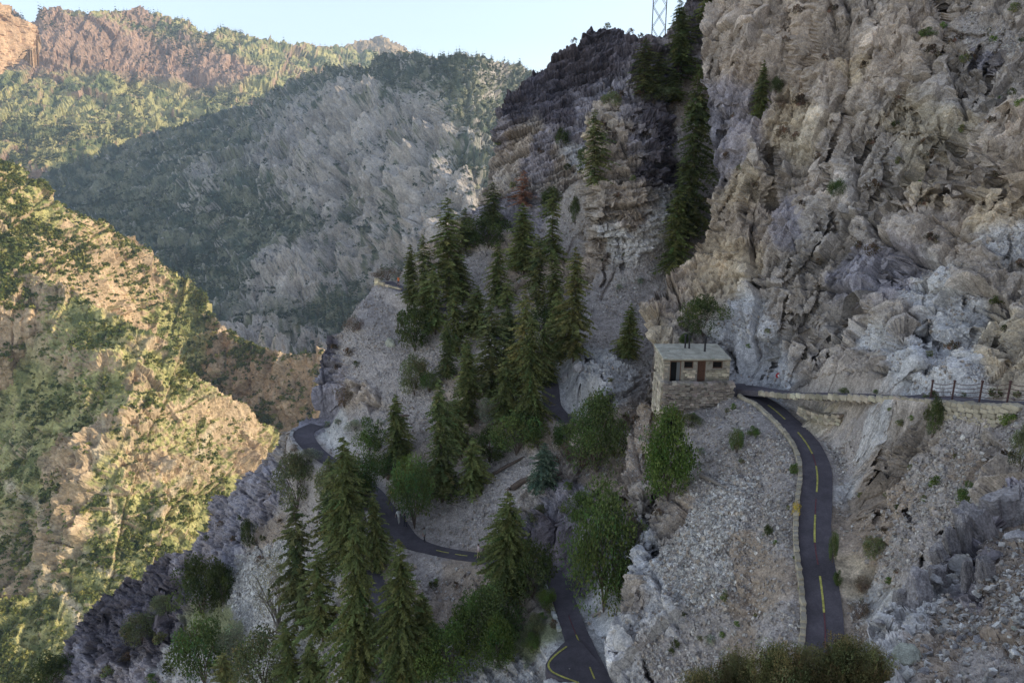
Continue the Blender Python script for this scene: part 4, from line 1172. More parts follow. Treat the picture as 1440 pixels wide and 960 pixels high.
def bush_crown(seed, n=5200, clumps=46, base=(.085, .105, .035), leaf=.055, low=.12, mat_=None, flat=1.0, top=1.0, squeeze=0.0, var=.3, core=.62):
    """broad-leaved crown: clumps of leaves on an uneven shell, radius 1, height 1"""
    g = np.random.default_rng(seed)
    th = g.random(clumps) * 6.283
    cz = g.random(clumps) * 2 - .85
    rr = (core + (1 - core) * g.random(clumps)) * (1 + .18 * np.sin(3 * th + seed))
    sxy = np.sqrt(np.clip(1 - cz ** 2, .05, 1))
    c = np.stack([np.cos(th) * sxy * rr * .82, np.sin(th) * sxy * rr * .82, (.5 + low * .5) + cz * (.5 - low * .5) * .86 * np.clip(rr * 1.1, 0, 1)], -1)
    c[:, :2] *= (1 - squeeze * c[:, 2:3])
    cr = .20 + .14 * g.random(clumps)
    ct = np.array(base) * 1.5 * (1 + var * g.normal(0, .7, (clumps, 1))) * (1 + .12 * g.normal(0, 1, (clumps, 3)) * [1, .3, .6])
    k = g.integers(0, clumps, n)
    d = unit(g.normal(0, 1, (n, 3)))
    P = c[k] + d * (cr[k] * (.45 + .6 * g.random(n) ** .5))[:, None] * np.array([1, 1, .55])
    D = unit(d * .8 + g.normal(0, .6, (n, 3)) + [0, 0, .15])
    S = unit(np.cross(D, g.normal(0, 1, (n, 3))))
    ln = leaf * (.6 + .8 * g.random(n))
    V, Fq, C = tri_soup(P, D * [1, 1, .6], S * [1, 1, .8], ln, ln * .8, np.clip(ct[k] * (.8 + .45 * g.random((n, 1))), .01, .9))
    V[:, 2] = np.maximum(V[:, 2], -.02)
    return mesh_np('crown', V, Fq, mat_ or M_LEAF, color=C)

def limbs_mesh(seed, m, n=9, lean=.3, spread=.75, H=.8, r=.035, twigs=0):
    g = np.random.default_rng(seed)
    V, Fq = [], []
    def add(pts, rad):
        me = tube('x', pts, rad, m, 5, False)
        o_ = len(V)
        V.extend([tuple(v.co) for v in me.vertices])
        for p in me.polygons:
            q = list(p.vertices) + [-1] * (4 - len(p.vertices))
            Fq.append([x + o_ if x >= 0 else -1 for x in q])
        bpy.data.meshes.remove(me)
    for i in range(n):
        a = 6.283 * i / n + g.random()
        s = spread * (.4 + .6 * g.random()); h = H * (.6 + .4 * g.random()); b0 = .05 + .3 * g.random() * (i > 2)
        pts = [(0, 0, b0 * H)] + [(math.cos(a + .5 * t * g.normal()) * s * t, math.sin(a) * s * t, b0 * H + (h - b0 * H) * t ** .8) for t in (.3, .6, 1.0)]
        add(pts, [r * .7, r * .5, r * .35, r * .1])
        for q in range(twigs):
            t0 = .4 + .5 * g.random(); p0 = np.array(pts[1]) * (1 - t0) + np.array(pts[3]) * t0
            dr = unit(np.array(pts[3]) - np.array(pts[0]) + g.normal(0, .45, 3))
            add([tuple(p0), tuple(p0 + dr * .12 * (1 + g.random())), tuple(p0 + dr * .25 * (1 + g.random()) + [0, 0, -.02])], [r * .22, r * .15, r * .05])
    return mesh_np('limbs', V, Fq, m)

FIR = {}
FIR['spire'] = [conifer_crown(1, 5.6, 50, 10, 8, shape=.6), conifer_crown(2, 5.4, 46, 9, 8, gap=.2, ragged=.5, shape=.55), conifer_crown(3, 6.0, 50, 9, 8, shape=.55, droop=.42, base=(.088, .097, .036))]
FIR['full'] = [conifer_crown(4, 3.4, 40, 11, 10, shape=.85, droop=.22, gap=.08, spray=.2), conifer_crown(5, 3.6, 38, 11, 10, shape=.7, droop=.3, gap=.14, spray=.2)]
FIR['ragged'] = [conifer_crown(6, 4.4, 30, 8, 9, z0=.14, gap=.3, ragged=.8, shape=.62, droop=.3), conifer_crown(7, 4.8, 34, 8, 9, gap=.25, ragged=.7, shape=.55, base=(.09, .094, .037))]
FIR['big'] = [conifer_crown(8, 4.2, 62, 12, 13, shape=.72, gap=.16, ragged=.5, spray=.15, droop=.34), conifer_crown(9, 4.6, 66, 11, 13, shape=.66, gap=.2, ragged=.6, spray=.15, droop=.4)]
FIR['brown'] = [conifer_crown(10, 3.5, 26, 8, 8, gap=.35, ragged=.8, base=(.19, .10, .06))]
FIR['yellow'] = [conifer_crown(12, 5.0, 44, 9, 9, gap=.2, ragged=.6, base=(.12, .115, .042), shape=.65)]
FIR['bluish'] = [conifer_crown(13, 2.6, 30, 11, 9, base=(.09, .115, .075), gap=.08, spray=.22, shape=.8)]
BUSH = {}
BUSH['dark'] = [bush_crown(21, base=(.058, .075, .024)), bush_crown(22, base=(.062, .076, .026), clumps=34)]
BUSH['green'] = [bush_crown(23, base=(.085, .115, .032)), bush_crown(24, base=(.082, .108, .034), clumps=60)]
BUSH['tall'] = [bush_crown(25, 9500, 90, base=(.072, .098, .03), leaf=.042, low=.06, squeeze=.25, core=.5), bush_crown(26, 9500, 80, base=(.075, .10, .034), leaf=.042, low=.06, squeeze=.3, core=.5)]
BUSH['olive'] = [bush_crown(27, base=(.125, .125, .055)), bush_crown(28, base=(.115, .12, .06), clumps=36)]
BUSH['bright'] = [bush_crown(29, 8000, 60, base=(.10, .135, .03), leaf=.05), bush_crown(30, 9500, 80, base=(.082, .12, .03), leaf=.05, squeeze=.3, low=.06)]
BUSH['grey'] = [bush_crown(31, 3600, base=(.17, .18, .12)), bush_crown(32, 3600, base=(.16, .165, .115), clumps=30)]
BUSH['brown'] = [bush_crown(33, 2600, base=(.13, .09, .06)), bush_crown(34, 2600, base=(.115, .085, .06), clumps=30)]
BUSH['yellow'] = [bush_crown(35, 1600, base=(.45, .32, .02), clumps=24)]
BUSH['sparse'] = [bush_crown(36, 2600, 40, base=(.15, .13, .06), leaf=.03)]
SMALL = {k: [bush_crown(40 + i * 2 + j, 420, 14, base=b, leaf=.17, low=.05) for j in range(2)] for i, (k, b) in enumerate(dict(
    dark=(.065, .075, .028), green=(.105, .14, .035), olive=(.13, .13, .055), brown=(.11, .078, .05), grey=(.19, .20, .14), yellow=(.45, .32, .02)).items())}
for _k in SMALL.values():
    for _q in _k: _q.name = 'foliage'
TRUNK = [trunk_mesh('trunk', 1.0, .0135, .012, M_BARK), trunk_mesh('trunk', 1.0, .016, .02, M_BARK)]
LIMBS = [limbs_mesh(61, M_BARK, spread=.7, r=.03), limbs_mesh(62, M_BARK, 7, spread=.6, r=.035)]
for _q in LIMBS: _q.name = 'trunk'

def place_h(P, vt):
    """height of a vertical thing standing at P whose tip shows at photo row vt"""
    k = (CYP - vt) / F_PX; c_, s_ = math.cos(PITCH), math.sin(PITCH)
    return (k * (P[1] * c_ - P[2] * s_) - P[1] * s_ - P[2] * c_) / (c_ + k * s_)

NT = [0]
def tree(kind, sub, sh, u, vb, vt, wpx, label, group=None, cat=None, lean=0.0):
    NT[0] += 1
    P = on(sh, u, vb)
    h = max(.3, place_h(P, vt)); dep = proj(P)[2]
    con = kind == 'fir'
    r = wpx * ((.47 if sub == 'big' else .57) if con else .57) * dep / F_PX
    lib = (FIR if con else BUSH)[sub]
    k = NT[0] % len(lib)
    nm = 'conifer' if con else ('broadleaf_tree' if kind == 'tree' else 'bush')
    o = empty(nm, tuple(P - [0, 0, .25]), rz=random.random() * 6.28, label=label, cat=cat or {'conifer': 'conifer', 'broadleaf_tree': 'tree', 'bush': 'bush'}[nm], group=group)
    o.rotation_euler[0] = random.uniform(-.03, .03) + lean
    if con:
        t = link('trunk', TRUNK[k % 2], o); t.scale = (h * 1.0, h * 1.0, h)
        c_ = link('crown', lib[k], o); c_.scale = (r, r, h)
    else:
        t = link('trunk', LIMBS[k % 2], o); t.scale = (r, r, h)
        c_ = link('crown', lib[k], o); c_.scale = (r, r, h)
    return o

W_, C_, D_, K_ = 'wooded_slope', 'great_cliff', 'dark_crag', 'near_ledge'
TREES = [
 # upper gully and skyline
 ('fir', 'spire', W_, 948, 388, 262, 44, 'narrow conifer at the foot of the gully just below the tallest gully tree'),
 ('fir', 'spire', W_, 966, 345, 92, 66, 'tallest slender conifer, filling the scree gully beside the great cliff'),
 ('fir', 'ragged', W_, 905, 134, 52, 46, 'dark conifer just under the lattice tower'),
 ('fir', 'ragged', W_, 925, 140, 72, 46, 'bushy dark conifer right of the tower base, above the layered black rock'),
 ('fir', 'spire', W_, 954, 96, -6, 30, 'thin black spire conifer touching the tower on its right side'),
 ('fir', 'ragged', W_, 958, 120, 14, 54, 'broad dark conifer in the middle of the skyline clump'),
 ('fir', 'spire', W_, 996, 72, -60, 44, 'dark conifer against the top left corner of the great cliff'),
 ('fir', 'full', W_, 945, 145, 95, 40, 'short wide conifer in front of the skyline clump'),
 ('bush', 'olive', W_, 920, 145, 118, 44, 'olive bush on top of the layered black rock'),
 ('fir', 'full', C_, 1069, 166, 82, 28, 'small conifer growing by itself on the face of the great cliff'),
 ('bush', 'dark', C_, 1091, 132, 106, 18, 'dark round bush just right of the lone cliff conifer'),
 ('bush', 'brown', C_, 1096, 152, 132, 20, 'brown bush below and right of the lone cliff conifer'),
 ('fir', 'ragged', W_, 836, 262, 152, 40, 'ragged conifer against the left side of the pale buttress'),
 ('bush', 'dark', W_, 822, 232, 205, 26, 'dark bush at the left foot of the buttress conifer'),
 ('bush', 'dark', D_, 789, 208, 180, 22, 'dark bush halfway up the black crag'),
 ('bush', 'olive', W_, 860, 150, 128, 30, 'olive tuft on the rim of the pale buttress'),
 ('bush', 'dark', W_, 809, 316, 276, 18, 'small dark upright bush on the scree at the head of the slope'),
 ('fir', 'brown', W_, 737, 288, 238, 44, 'dead rust brown conifer under the black crag'),
 ('fir', 'ragged', W_, 693, 318, 254, 36, 'open crowned pine at the foot of the black crag nearest the valley'),
 ('bush', 'dark', W_, 687, 350, 300, 66, 'wide dark thicket beneath the open crowned pine'),
 ('bush', 'dark', W_, 655, 345, 320, 40, 'dark low bush at the skyline left of the thicket'),
 ('fir', 'full', W_, 737, 385, 284, 56, 'broad conifer below the dead brown one'),
 ('fir', 'full', W_, 700, 432, 338, 38, 'dense bright conifer of perfect cone shape on the scree above the high path'),
 ('fir', 'ragged', W_, 776, 378, 262, 40, 'thin topped conifer left of the upright scree bush'),
 ('fir', 'spire', W_, 779, 452, 352, 34, 'slender conifer between the pair at the right of the grove'),
 ('fir', 'yellow', W_, 806, 508, 345, 52, 'tall yellowish conifer at the right edge of the grove beside bare scree'),
 ('fir', 'full', W_, 784, 506, 405, 52, 'dark conifer tucked against the tall yellowish one'),
 # clump by the overlook
 ('fir', 'spire', W_, 632, 432, 276, 58, 'tallest conifer of the clump by the overlook, cut out against the far slope'),
 ('fir', 'ragged', W_, 655, 350, 290, 30, 'short forked conifer on the skyline just right of the overlook clump'),
 ('fir', 'spire', W_, 579, 428, 342, 30, 'dark conifer nearest the orange shirted hiker'),
 ('fir', 'ragged', W_, 598, 432, 328, 34, 'half dead conifer with bleached tip in the overlook clump'),
 ('fir', 'ragged', W_, 612, 470, 372, 44, 'ragged conifer under the tallest one of the overlook clump'),
 ('fir', 'full', W_, 645, 428, 340, 40, 'full conifer on the right flank of the overlook clump'),
 ('bush', 'dark', W_, 584, 494, 428, 54, 'big round dark bush on the scree below the overlook'),
 ('fir', 'spire', W_, 627, 532, 448, 28, 'slim leaning conifer right of the big round bush'),
 ('fir', 'full', W_, 672, 470, 400, 52, 'spreading conifer hiding the middle of the high path'),
 ('fir', 'ragged', W_, 690, 560, 418, 62, 'wide open conifer with pale dead twigs in the middle of the grove'),
 ('fir', 'yellow', W_, 736, 560, 404, 46, 'conifer with a dead yellow top in the middle of the grove'),
 ('fir', 'big', W_, 747, 604, 440, 62, 'massive conifer with a bare reddish trunk foot above the tunnel bend'),
 ('fir', 'spire', W_, 661, 600, 482, 38, 'yellow green spire below the grove, left of the massive conifer'),
 ('fir', 'full', W_, 712, 596, 500, 54, 'low conifer on the left side of the massive one'),
 ('bush', 'olive', W_, 584, 556, 500, 42, 'grey olive bush on the scree above the small side track'),
 ('bush', 'green', W_, 604, 552, 520, 28, 'yellow green bush touching the grey olive one'),
 ('fir', 'spire', W_, 622, 706, 528, 52, 'tall leaning conifer above the wide bend with the sign'),
 ('fir', 'full', W_, 664, 694, 612, 52, 'short conifer right of the tall leaning one'),
 ('bush', 'dark', W_, 690, 650, 600, 50, 'dark undergrowth bush below the grove'),
 ('bush', 'green', W_, 725, 640, 580, 70, 'spreading green bush at the lower edge of the grove'),
 ('bush', 'grey', W_, 690, 600, 560, 40, 'pale dusty bush inside the lower grove'),
 ('fir', 'full', W_, 560, 646, 552, 46, 'conifer standing alone between the leftmost hairpin and the grove'),
 ('bush', 'green', W_, 520, 644, 590, 40, 'round green bush beside the lone conifer near the hairpin'),
 ('tree', 'green', W_, 584, 744, 640, 60, 'leafy tree overhanging the sign at the wide bend'),
 ('tree', 'bright', W_, 572, 708, 640, 30, 'light green tree just left above the sign'),
 ('bush', 'green', W_, 540, 672, 636, 50, 'green bush left of the fallen logs above the wide bend'),
 # lower left
 ('fir', 'big', W_, 497, 800, 612, 84, 'giant conifer rising beside the path below the leftmost hairpin'),
 ('fir', 'spire', W_, 600, 470, 380, 34, 'small conifer between the big round bush and the overlook clump'),
 ('fir', 'full', W_, 658, 560, 470, 36, 'squat conifer left of the wide open one'),
 ('bush', 'green', W_, 640, 600, 560, 34, 'green bush above the tall leaning conifer'),
 ('fir', 'ragged', W_, 712, 470, 390, 36, 'thin grey topped conifer above the one with the dead yellow top'),
 ('fir', 'ragged', W_, 757, 430, 330, 38, 'ragged conifer below the broad one in the upper grove'),
 ('bush', 'dark', W_, 760, 470, 430, 50, 'dark thicket in the middle of the upper grove'),
 ('bush', 'dark', W_, 776, 300, 262, 34, 'dark bush under the black crag right of the dead brown conifer'),
 ('fir', 'full', W_, 642, 640, 560, 40, 'dark conifer behind the tall leaning one'),
 ('bush', 'olive', W_, 740, 615, 585, 50, 'dusty olive bush at the foot of the massive conifer'),
 ('tree', 'green', W_, 610, 700, 650, 44, 'leafy tree behind the tree overhanging the sign'),
 ('tree', 'green', W_, 800, 640, 590, 44, 'light olive tree on the left of the large tree in the cleft'),
 ('fir', 'full', W_, 492, 742, 622, 60, 'full conifer right behind the top of the giant one, hiding the path'),
 ('tree', 'green', W_, 512, 708, 636, 52, 'leafy green tree covering the path between the hairpin and the wide bend'),
 ('tree', 'olive', W_, 466, 716, 650, 40, 'small olive tree on the left shoulder of the giant conifer'),
 ('fir', 'ragged', W_, 470, 790, 640, 46, 'thin conifer half hidden behind the left side of the giant conifer'),
 ('fir', 'full', W_, 530, 800, 690, 40, 'short conifer crowding the right side of the giant conifer below the wide bend'),
 ('fir', 'spire', W_, 716, 520, 430, 34, 'small conifer hiding the high path right of the wide open one'),
 ('fir', 'full', W_, 765, 540, 455, 40, 'dark conifer beside the bend above the massive conifer'),
 ('fir', 'spire', W_, 640, 500, 400, 34, 'narrow dark conifer just below the pinkish wall'),
 ('fir', 'big', W_, 508, 975, 720, 88, 'enormous shaggy conifer at the bottom, directly below the giant one'),
 ('fir', 'ragged', W_, 428, 880, 700, 58, 'brownish conifer on the left of the enormous shaggy one'),
 ('fir', 'ragged', W_, 455, 905, 770, 56, 'yellow brown conifer between the shaggy giant and the pale scree'),
 ('tree', 'olive', W_, 418, 720, 642, 60, 'grey olive tree on the slope edge left of the giant conifer'),
 ('fir', 'big', W_, 571, 965, 752, 92, 'dark broad conifer between the hidden lower path and the tree lined slope'),
 ('fir', 'full', W_, 600, 940, 830, 66, 'dark low conifer right of the dark broad one'),
 ('fir', 'big', W_, 716, 838, 688, 92, 'dense full conifer hiding the path right of the walker in the pale shirt'),
 ('tree', 'dark', W_, 748, 840, 760, 62, 'dark leafy tree between the dense conifer and the tunnel mouth'),
 ('fir', 'bluish', W_, 763, 684, 620, 46, 'small blue green conifer among the fallen logs'),
 ('tree', 'tall', W_, 690, 900, 820, 100, 'dark leafy tree mass below the dense full conifer'),
 ('tree', 'green', W_, 636, 960, 880, 80, 'leafy tree at the bottom edge left of the bright one'),
 ('tree', 'bright', W_, 700, 935, 866, 58, 'light green tree at the bottom left of the turnout'),
 ('tree', 'green', W_, 665, 930, 840, 60, 'mid green tree between the dark mass and the bottom edge'),
 ('bush', 'dark', W_, 286, 868, 786, 76, 'large dark conifer shrub on the black spur at the left'),
 ('bush', 'dark', W_, 315, 850, 790, 36, 'dark bush on the right of the large shrub on the black spur'),
 ('tree', 'green', W_, 290, 965, 870, 74, 'leafy green tree at the bottom left of the pale scree'),
 ('tree', 'grey', W_, 330, 925, 880, 44, 'small grey green tree at the left edge of the pale scree'),
 ('fir', 'yellow', W_, 318, 975, 915, 36, 'small yellow green conifer at the bottom below the pale scree'),
 ('tree', 'olive', W_, 375, 985, 890, 76, 'olive leafy tree at the bottom of the pale scree'),
 ('fir', 'full', W_, 440, 985, 900, 56, 'very dark conifer at the bottom beside the olive tree'),
 ('fir', 'ragged', W_, 410, 965, 870, 44, 'brownish thin conifer right of the olive tree'),
 ('bush', 'dark', W_, 60, 975, 930, 80, 'dark bush in the bottom left corner under the black spur'),
 ('bush', 'olive', W_, 200, 900, 865, 50, 'olive scrub patch on the black spur'),
 ('bush', 'olive', W_, 230, 860, 840, 40, 'olive scrub high on the black spur'),
 ('bush', 'dark', W_, 352, 770, 728, 22, 'narrow dark bush on the grey spur above the pale scree'),
 ('bush', 'brown', W_, 497, 466, 442, 26, 'brown green bush on the edge rocks below the overlook'),
 ('bush', 'brown', W_, 484, 572, 540, 30, 'brown bush above the leftmost hairpin'),
 ('bush', 'brown', W_, 545, 388, 374, 40, 'low brown brush behind the overlook parapet'),
 ('bush', 'grey', W_, 500, 604, 590, 36, 'silvery low bush above the leftmost hairpin'),
 ('bush', 'grey', W_, 436, 648, 630, 34, 'silvery grass clump just below the leftmost hairpin'),
 ('bush', 'brown', W_, 412, 640, 622, 14, 'small brown shrub outside the hairpin kerb'),
 # around the hut and the lower path
 ('tree', 'bright', C_, 940, 704, 578, 82, 'bright green leafy tree on the scree below the stone hut'),
 ('bush', 'dark', C_, 988, 472, 414, 62, 'dark round juniper bush above the hut roof'),
 ('bush', 'bright', C_, 963, 482, 466, 20, 'small yellow green bush just behind the hut roof'),
 ('fir', 'full', W_, 884, 504, 424, 38, 'dark conifer in the gap left of the stone hut'),
 ('tree', 'tall', W_, 838, 664, 548, 92, 'large leafy tree in the cleft left below the hut'),
 ('tree', 'tall', W_, 848, 862, 680, 104, 'largest leafy tree leaning over the lower path right of the tunnel'),
 ('bush', 'brown', W_, 815, 655, 610, 50, 'brown dry bush at the foot of the leafy tree in the cleft'),
 ('tree', 'green', W_, 815, 740, 690, 40, 'small green tree between the two large leafy trees on the rocks'),
 ('bush', 'olive', W_, 760, 745, 710, 34, 'brown green bush on the rocks above the tunnel'),
 ('bush', 'bright', W_, 768, 850, 826, 26, 'yellow green bush on the wedge of ground left of the lower path'),
 ('bush', 'olive', W_, 752, 892, 862, 30, 'olive bush on the wedge above the turnout'),
 ('bush', 'green', W_, 748, 912, 888, 24, 'green shrub at the bottom tip of the wedge above the turnout'),
 ('bush', 'dark', C_, 1311, 614, 556, 26, 'dark green columnar bush below the first fence post'),
 ('bush', 'dark', C_, 1312, 560, 544, 12, 'little bush between the first two fence posts'),
 ('bush', 'green', C_, 1035, 636, 598, 20, 'green upright shrub on the scree right of the bright leafy tree'),
 ('bush', 'green', C_, 1058, 612, 596, 18, 'low green shrub against the kerb wall'),
 ('bush', 'olive', C_, 970, 600, 580, 32, 'grey green bush under the rubble wall of the hut'),
 ('bush', 'brown', C_, 930, 590, 566, 22, 'brown green bush at the left end of the rubble wall'),
 ('bush', 'yellow', C_, 1118, 726, 702, 13, 'yellow flowering bush beside the kerb wall'),
 ('bush', 'green', C_, 1118, 664, 648, 14, 'small green shrub outside the kerb wall at the bend'),
 ('bush', 'dark', C_, 1078, 754, 733, 13, 'single dark green tuft in the middle of the scree below the kerb wall'),
 ('bush', 'green', C_, 1361, 712, 676, 32, 'bushy green plant above the near rock outcrop'),
 ('bush', 'olive', C_, 1435, 665, 590, 30, 'olive bush at the right edge above the near outcrop'),
 ('bush', 'brown', C_, 1212, 832, 806, 26, 'dark brown tussock right of the lower path'),
 ('bush', 'brown', C_, 1208, 866, 838, 26, 'dark brown tussock below the other one right of the lower path'),
 ('bush', 'olive', C_, 1228, 782, 752, 34, 'grey olive shrub on the slope right of the lower path'),
 ('bush', 'green', C_, 1170, 792, 742, 12, 'thin green strip of shrub against the right side of the lower path'),
 ('bush', 'green', C_, 1178, 822, 798, 12, 'lower green shrub against the right side of the lower path'),
 ('bush', 'green', C_, 1188, 553, 541, 18, 'green shrub at the foot of the cliff behind the upper path'),
 ('bush', 'green', C_, 1160, 552, 542, 12, 'small shrub at the cliff foot left of the other one'),
 ('bush', 'green', C_, 1232, 552, 543, 12, 'small shrub at the cliff foot nearest the fence'),
 ('bush', 'brown', C_, 1079, 245, 215, 16, 'dark bush in the deep hole of the cliff'),
 ('bush', 'green', C_, 1177, 282, 248, 24, 'bright green bush in the middle of the great cliff'),
 ('bush', 'green', C_, 1305, 52, 36, 22, 'green clump under the upper right crack of the cliff'),
]
for t in TREES:
    tree(*t)

# small tufts on the cliff and slopes
TUFT_WORDS = dict(dark='dark green', green='fresh green', olive='olive', brown='dry brown', grey='silvery', yellow='yellow')
LANDMARKS = [(1069, 125, 'the lone cliff conifer'), (1142, 70, 'the long dark cleft'), (1308, 100, 'the widest crack high on the cliff'), (1215, 90, 'the thin slanting crack'), (1390, 45, 'the rubble ledge at the upper right'),
 (1177, 265, 'the bright green cliff bush'), (1082, 250, 'the deep hole in the cliff'), (1410, 335, 'the white scar at the right'), (1340, 430, 'the pale grey slab'), (1225, 430, 'the big rounded boulder bulge'), (978, 500, 'the stone hut'), (988, 440, 'the round juniper'),
 (1094, 524, 'the red marker'), (1311, 585, 'the columnar bush'), (1400, 548, 'the chain fence'), (1361, 694, 'the bushy green plant by the outcrop'), (1210, 840, 'the dark tussocks by the path'), (1160, 700, 'the third yellow dash of the path'), (1118, 714, 'the yellow flowering bush'),
 (1035, 617, 'the upright shrub on the scree'), (940, 640, 'the bright green leafy tree'), (1078, 744, 'the single tuft in mid scree'), (1030, 860, 'the brown patch low on the scree'), (560, 600, 'the lone conifer near the hairpin'), (435, 610, 'the leftmost hairpin'), (550, 485, 'the white boulder'),
 (290, 830, 'the large shrub on the black spur'), (385, 840, 'the nearly bare tree'), (785, 780, 'the tunnel mouth'), (800, 930, 'the turnout'), (620, 800, 'the path left of the dense conifer'), (850, 770, 'the largest leafy tree'), (870, 220, 'the pale buttress'), (966, 200, 'the tallest gully conifer'),
 (806, 420, 'the tall yellowish conifer'), (545, 385, 'the overlook'), (850, 60, 'the top of the black crag'), (737, 262, 'the dead brown conifer'), (700, 170, 'the left edge of the black crag'), (880, 390, 'the upper scree chute'), (200, 920, 'the foot of the black spur'), (360, 740, 'the narrow dark bush on the grey spur')]
USED = set()
def where(u, v):
    for (a, b, nm) in sorted(LANDMARKS, key=lambda q: math.hypot(q[0] - u, q[1] - v)):
        dx, dy = u - a, v - b
        w1 = 'above' if dy < 0 else 'below'; w2 = 'left of' if dx < 0 else 'right of'
        d = math.hypot(dx, dy)
        ph = w1 if abs(dy) > 2.2 * abs(dx) else (w2 if abs(dx) > 2.2 * abs(dy) else w1 + ' and ' + w2)
        ph = ph.replace(' of', ' of') if 'of' in ph else ph
        near = 'close ' if d < 22 else ('' if d < 60 else 'well ')
        yield near + ph + ' ' + nm
def tufts(sh, lst, phrase):
    for i, (u, v, w, kd) in enumerate(lst):
        P = on(sh, u, v); dep = proj(P)[2]
        r = w * .5 * dep / F_PX
        o = link('shrub', SMALL[kd][i % 2]); o.location = tuple(P - [0, 0, .1 * r]); o.scale = (r, r, r * 1.5); o.rotation_euler[2] = random.random() * 6
        for wd in where(u, v):
            lab = ('small ' if w < 12 else ('broad ' if w > 21 else '')) + TUFT_WORDS[kd] + ' shrub ' + wd
            if lab not in USED: break
        USED.add(lab)
        tag(o, lab, 'shrub', group=TUFT_WORDS[kd] + ' shrubs ' + phrase)
tufts(C_, [(1128, 152, 30, 'brown'), (1170, 175, 10, 'brown'), (1218, 95, 14, 'brown'), (1160, 85, 12, 'brown'), (1228, 205, 20, 'brown'), (1226, 272, 26, 'brown'), (1258, 178, 14, 'dark'), (1300, 205, 14, 'brown'), (1305, 225, 22, 'brown'),
           (1335, 180, 14, 'brown'), (1312, 80, 26, 'brown'), (1262, 145, 14, 'brown'), (1356, 90, 18, 'olive'), (1372, 86, 12, 'brown'), (1345, 62, 20, 'brown'), (1392, 52, 16, 'dark'), (1438, 60, 12, 'dark'), (1422, 135, 14, 'dark'), (1434, 150, 16, 'green'),
           (1404, 145, 12, 'green'), (1393, 175, 16, 'brown'), (1355, 185, 16, 'olive'), (1405, 258, 28, 'brown'), (1435, 245, 22, 'brown'), (1378, 285, 14, 'olive'), (1292, 262, 12, 'green'), (1298, 290, 18, 'brown'), (1150, 228, 16, 'brown'), (1128, 290, 14, 'brown'),
           (1120, 200, 18, 'brown'), (1055, 262, 16, 'brown'), (1100, 195, 24, 'brown'), (1032, 165, 10, 'brown'), (1225, 360, 24, 'brown'), (1205, 350, 16, 'brown'), (1150, 372, 12, 'brown'), (1310, 340, 22, 'brown'), (1435, 375, 16, 'brown'), (1403, 430, 24, 'dark'),
           (1412, 465, 12, 'dark'), (1340, 495, 24, 'brown'), (1306, 500, 12, 'olive'), (1310, 528, 10, 'dark'), (1150, 405, 12, 'brown'), (1170, 340, 10, 'brown'), (1265, 230, 14, 'olive'), (1395, 60, 14, 'green'), (1325, 40, 12, 'green'), (1425, 20, 20, 'olive'),
           (1122, 20, 18, 'brown'), (1170, 20, 20, 'brown'), (1105, 60, 12, 'brown'), (1040, 240, 12, 'olive'), (1020, 225, 14, 'brown'), (1078, 468, 10, 'olive'), (1052, 488, 9, 'green')],
      'clinging to the face of the great cliff')
tufts(C_, [(1398, 560, 24, 'dark'), (1355, 560, 12, 'grey'), (1265, 600, 14, 'olive'), (1278, 590, 10, 'green'), (1250, 575, 8, 'green'), (1310, 685, 12, 'green'), (1298, 705, 14, 'olive'), (1235, 685, 14, 'brown'), (1255, 705, 22, 'olive'), (1262, 720, 16, 'dark'),
           (1315, 680, 18, 'green'), (1388, 660, 18, 'brown'), (1415, 650, 26, 'brown'), (1272, 760, 8, 'dark'), (1262, 805, 12, 'brown'), (1250, 820, 14, 'green'), (1245, 750, 16, 'brown'), (1200, 560, 10, 'green'), (1300, 560, 10, 'olive'), (1140, 600, 6, 'dark'),
           (1420, 600, 26, 'green'), (1395, 590, 12, 'olive'), (1280, 660, 12, 'olive'), (1340, 640, 10, 'olive'), (1430, 560, 14, 'olive'), (1210, 700, 12, 'olive')],
      'on the rubble slope below the upper path')
tufts(C_, [(1018, 845, 16, 'olive'), (1020, 835, 10, 'grey'), (962, 866, 9, 'dark'), (1035, 880, 12, 'green'), (1055, 880, 10, 'brown'), (1060, 868, 9, 'olive'), (1000, 905, 18, 'grey'), (1015, 895, 12, 'green'), (985, 900, 10, 'olive'), (945, 920, 14, 'dark'),
           (950, 908, 16, 'dark'), (1090, 765, 9, 'green'), (1118, 785, 8, 'green'), (1110, 715, 8, 'olive'), (1042, 652, 10, 'olive'), (1036, 630, 12, 'brown'), (1023, 580, 10, 'olive'), (1030, 575, 12, 'green'), (905, 745, 14, 'olive'), (925, 725, 16, 'brown'), (893, 590, 14, 'brown'),
           (1020, 560, 12, 'olive'), (985, 655, 8, 'grey'), (1125, 830, 8, 'green'), (985, 640, 16, 'grey'), (975, 590, 14, 'green')],
      'on the scree between the hut and the lower path')
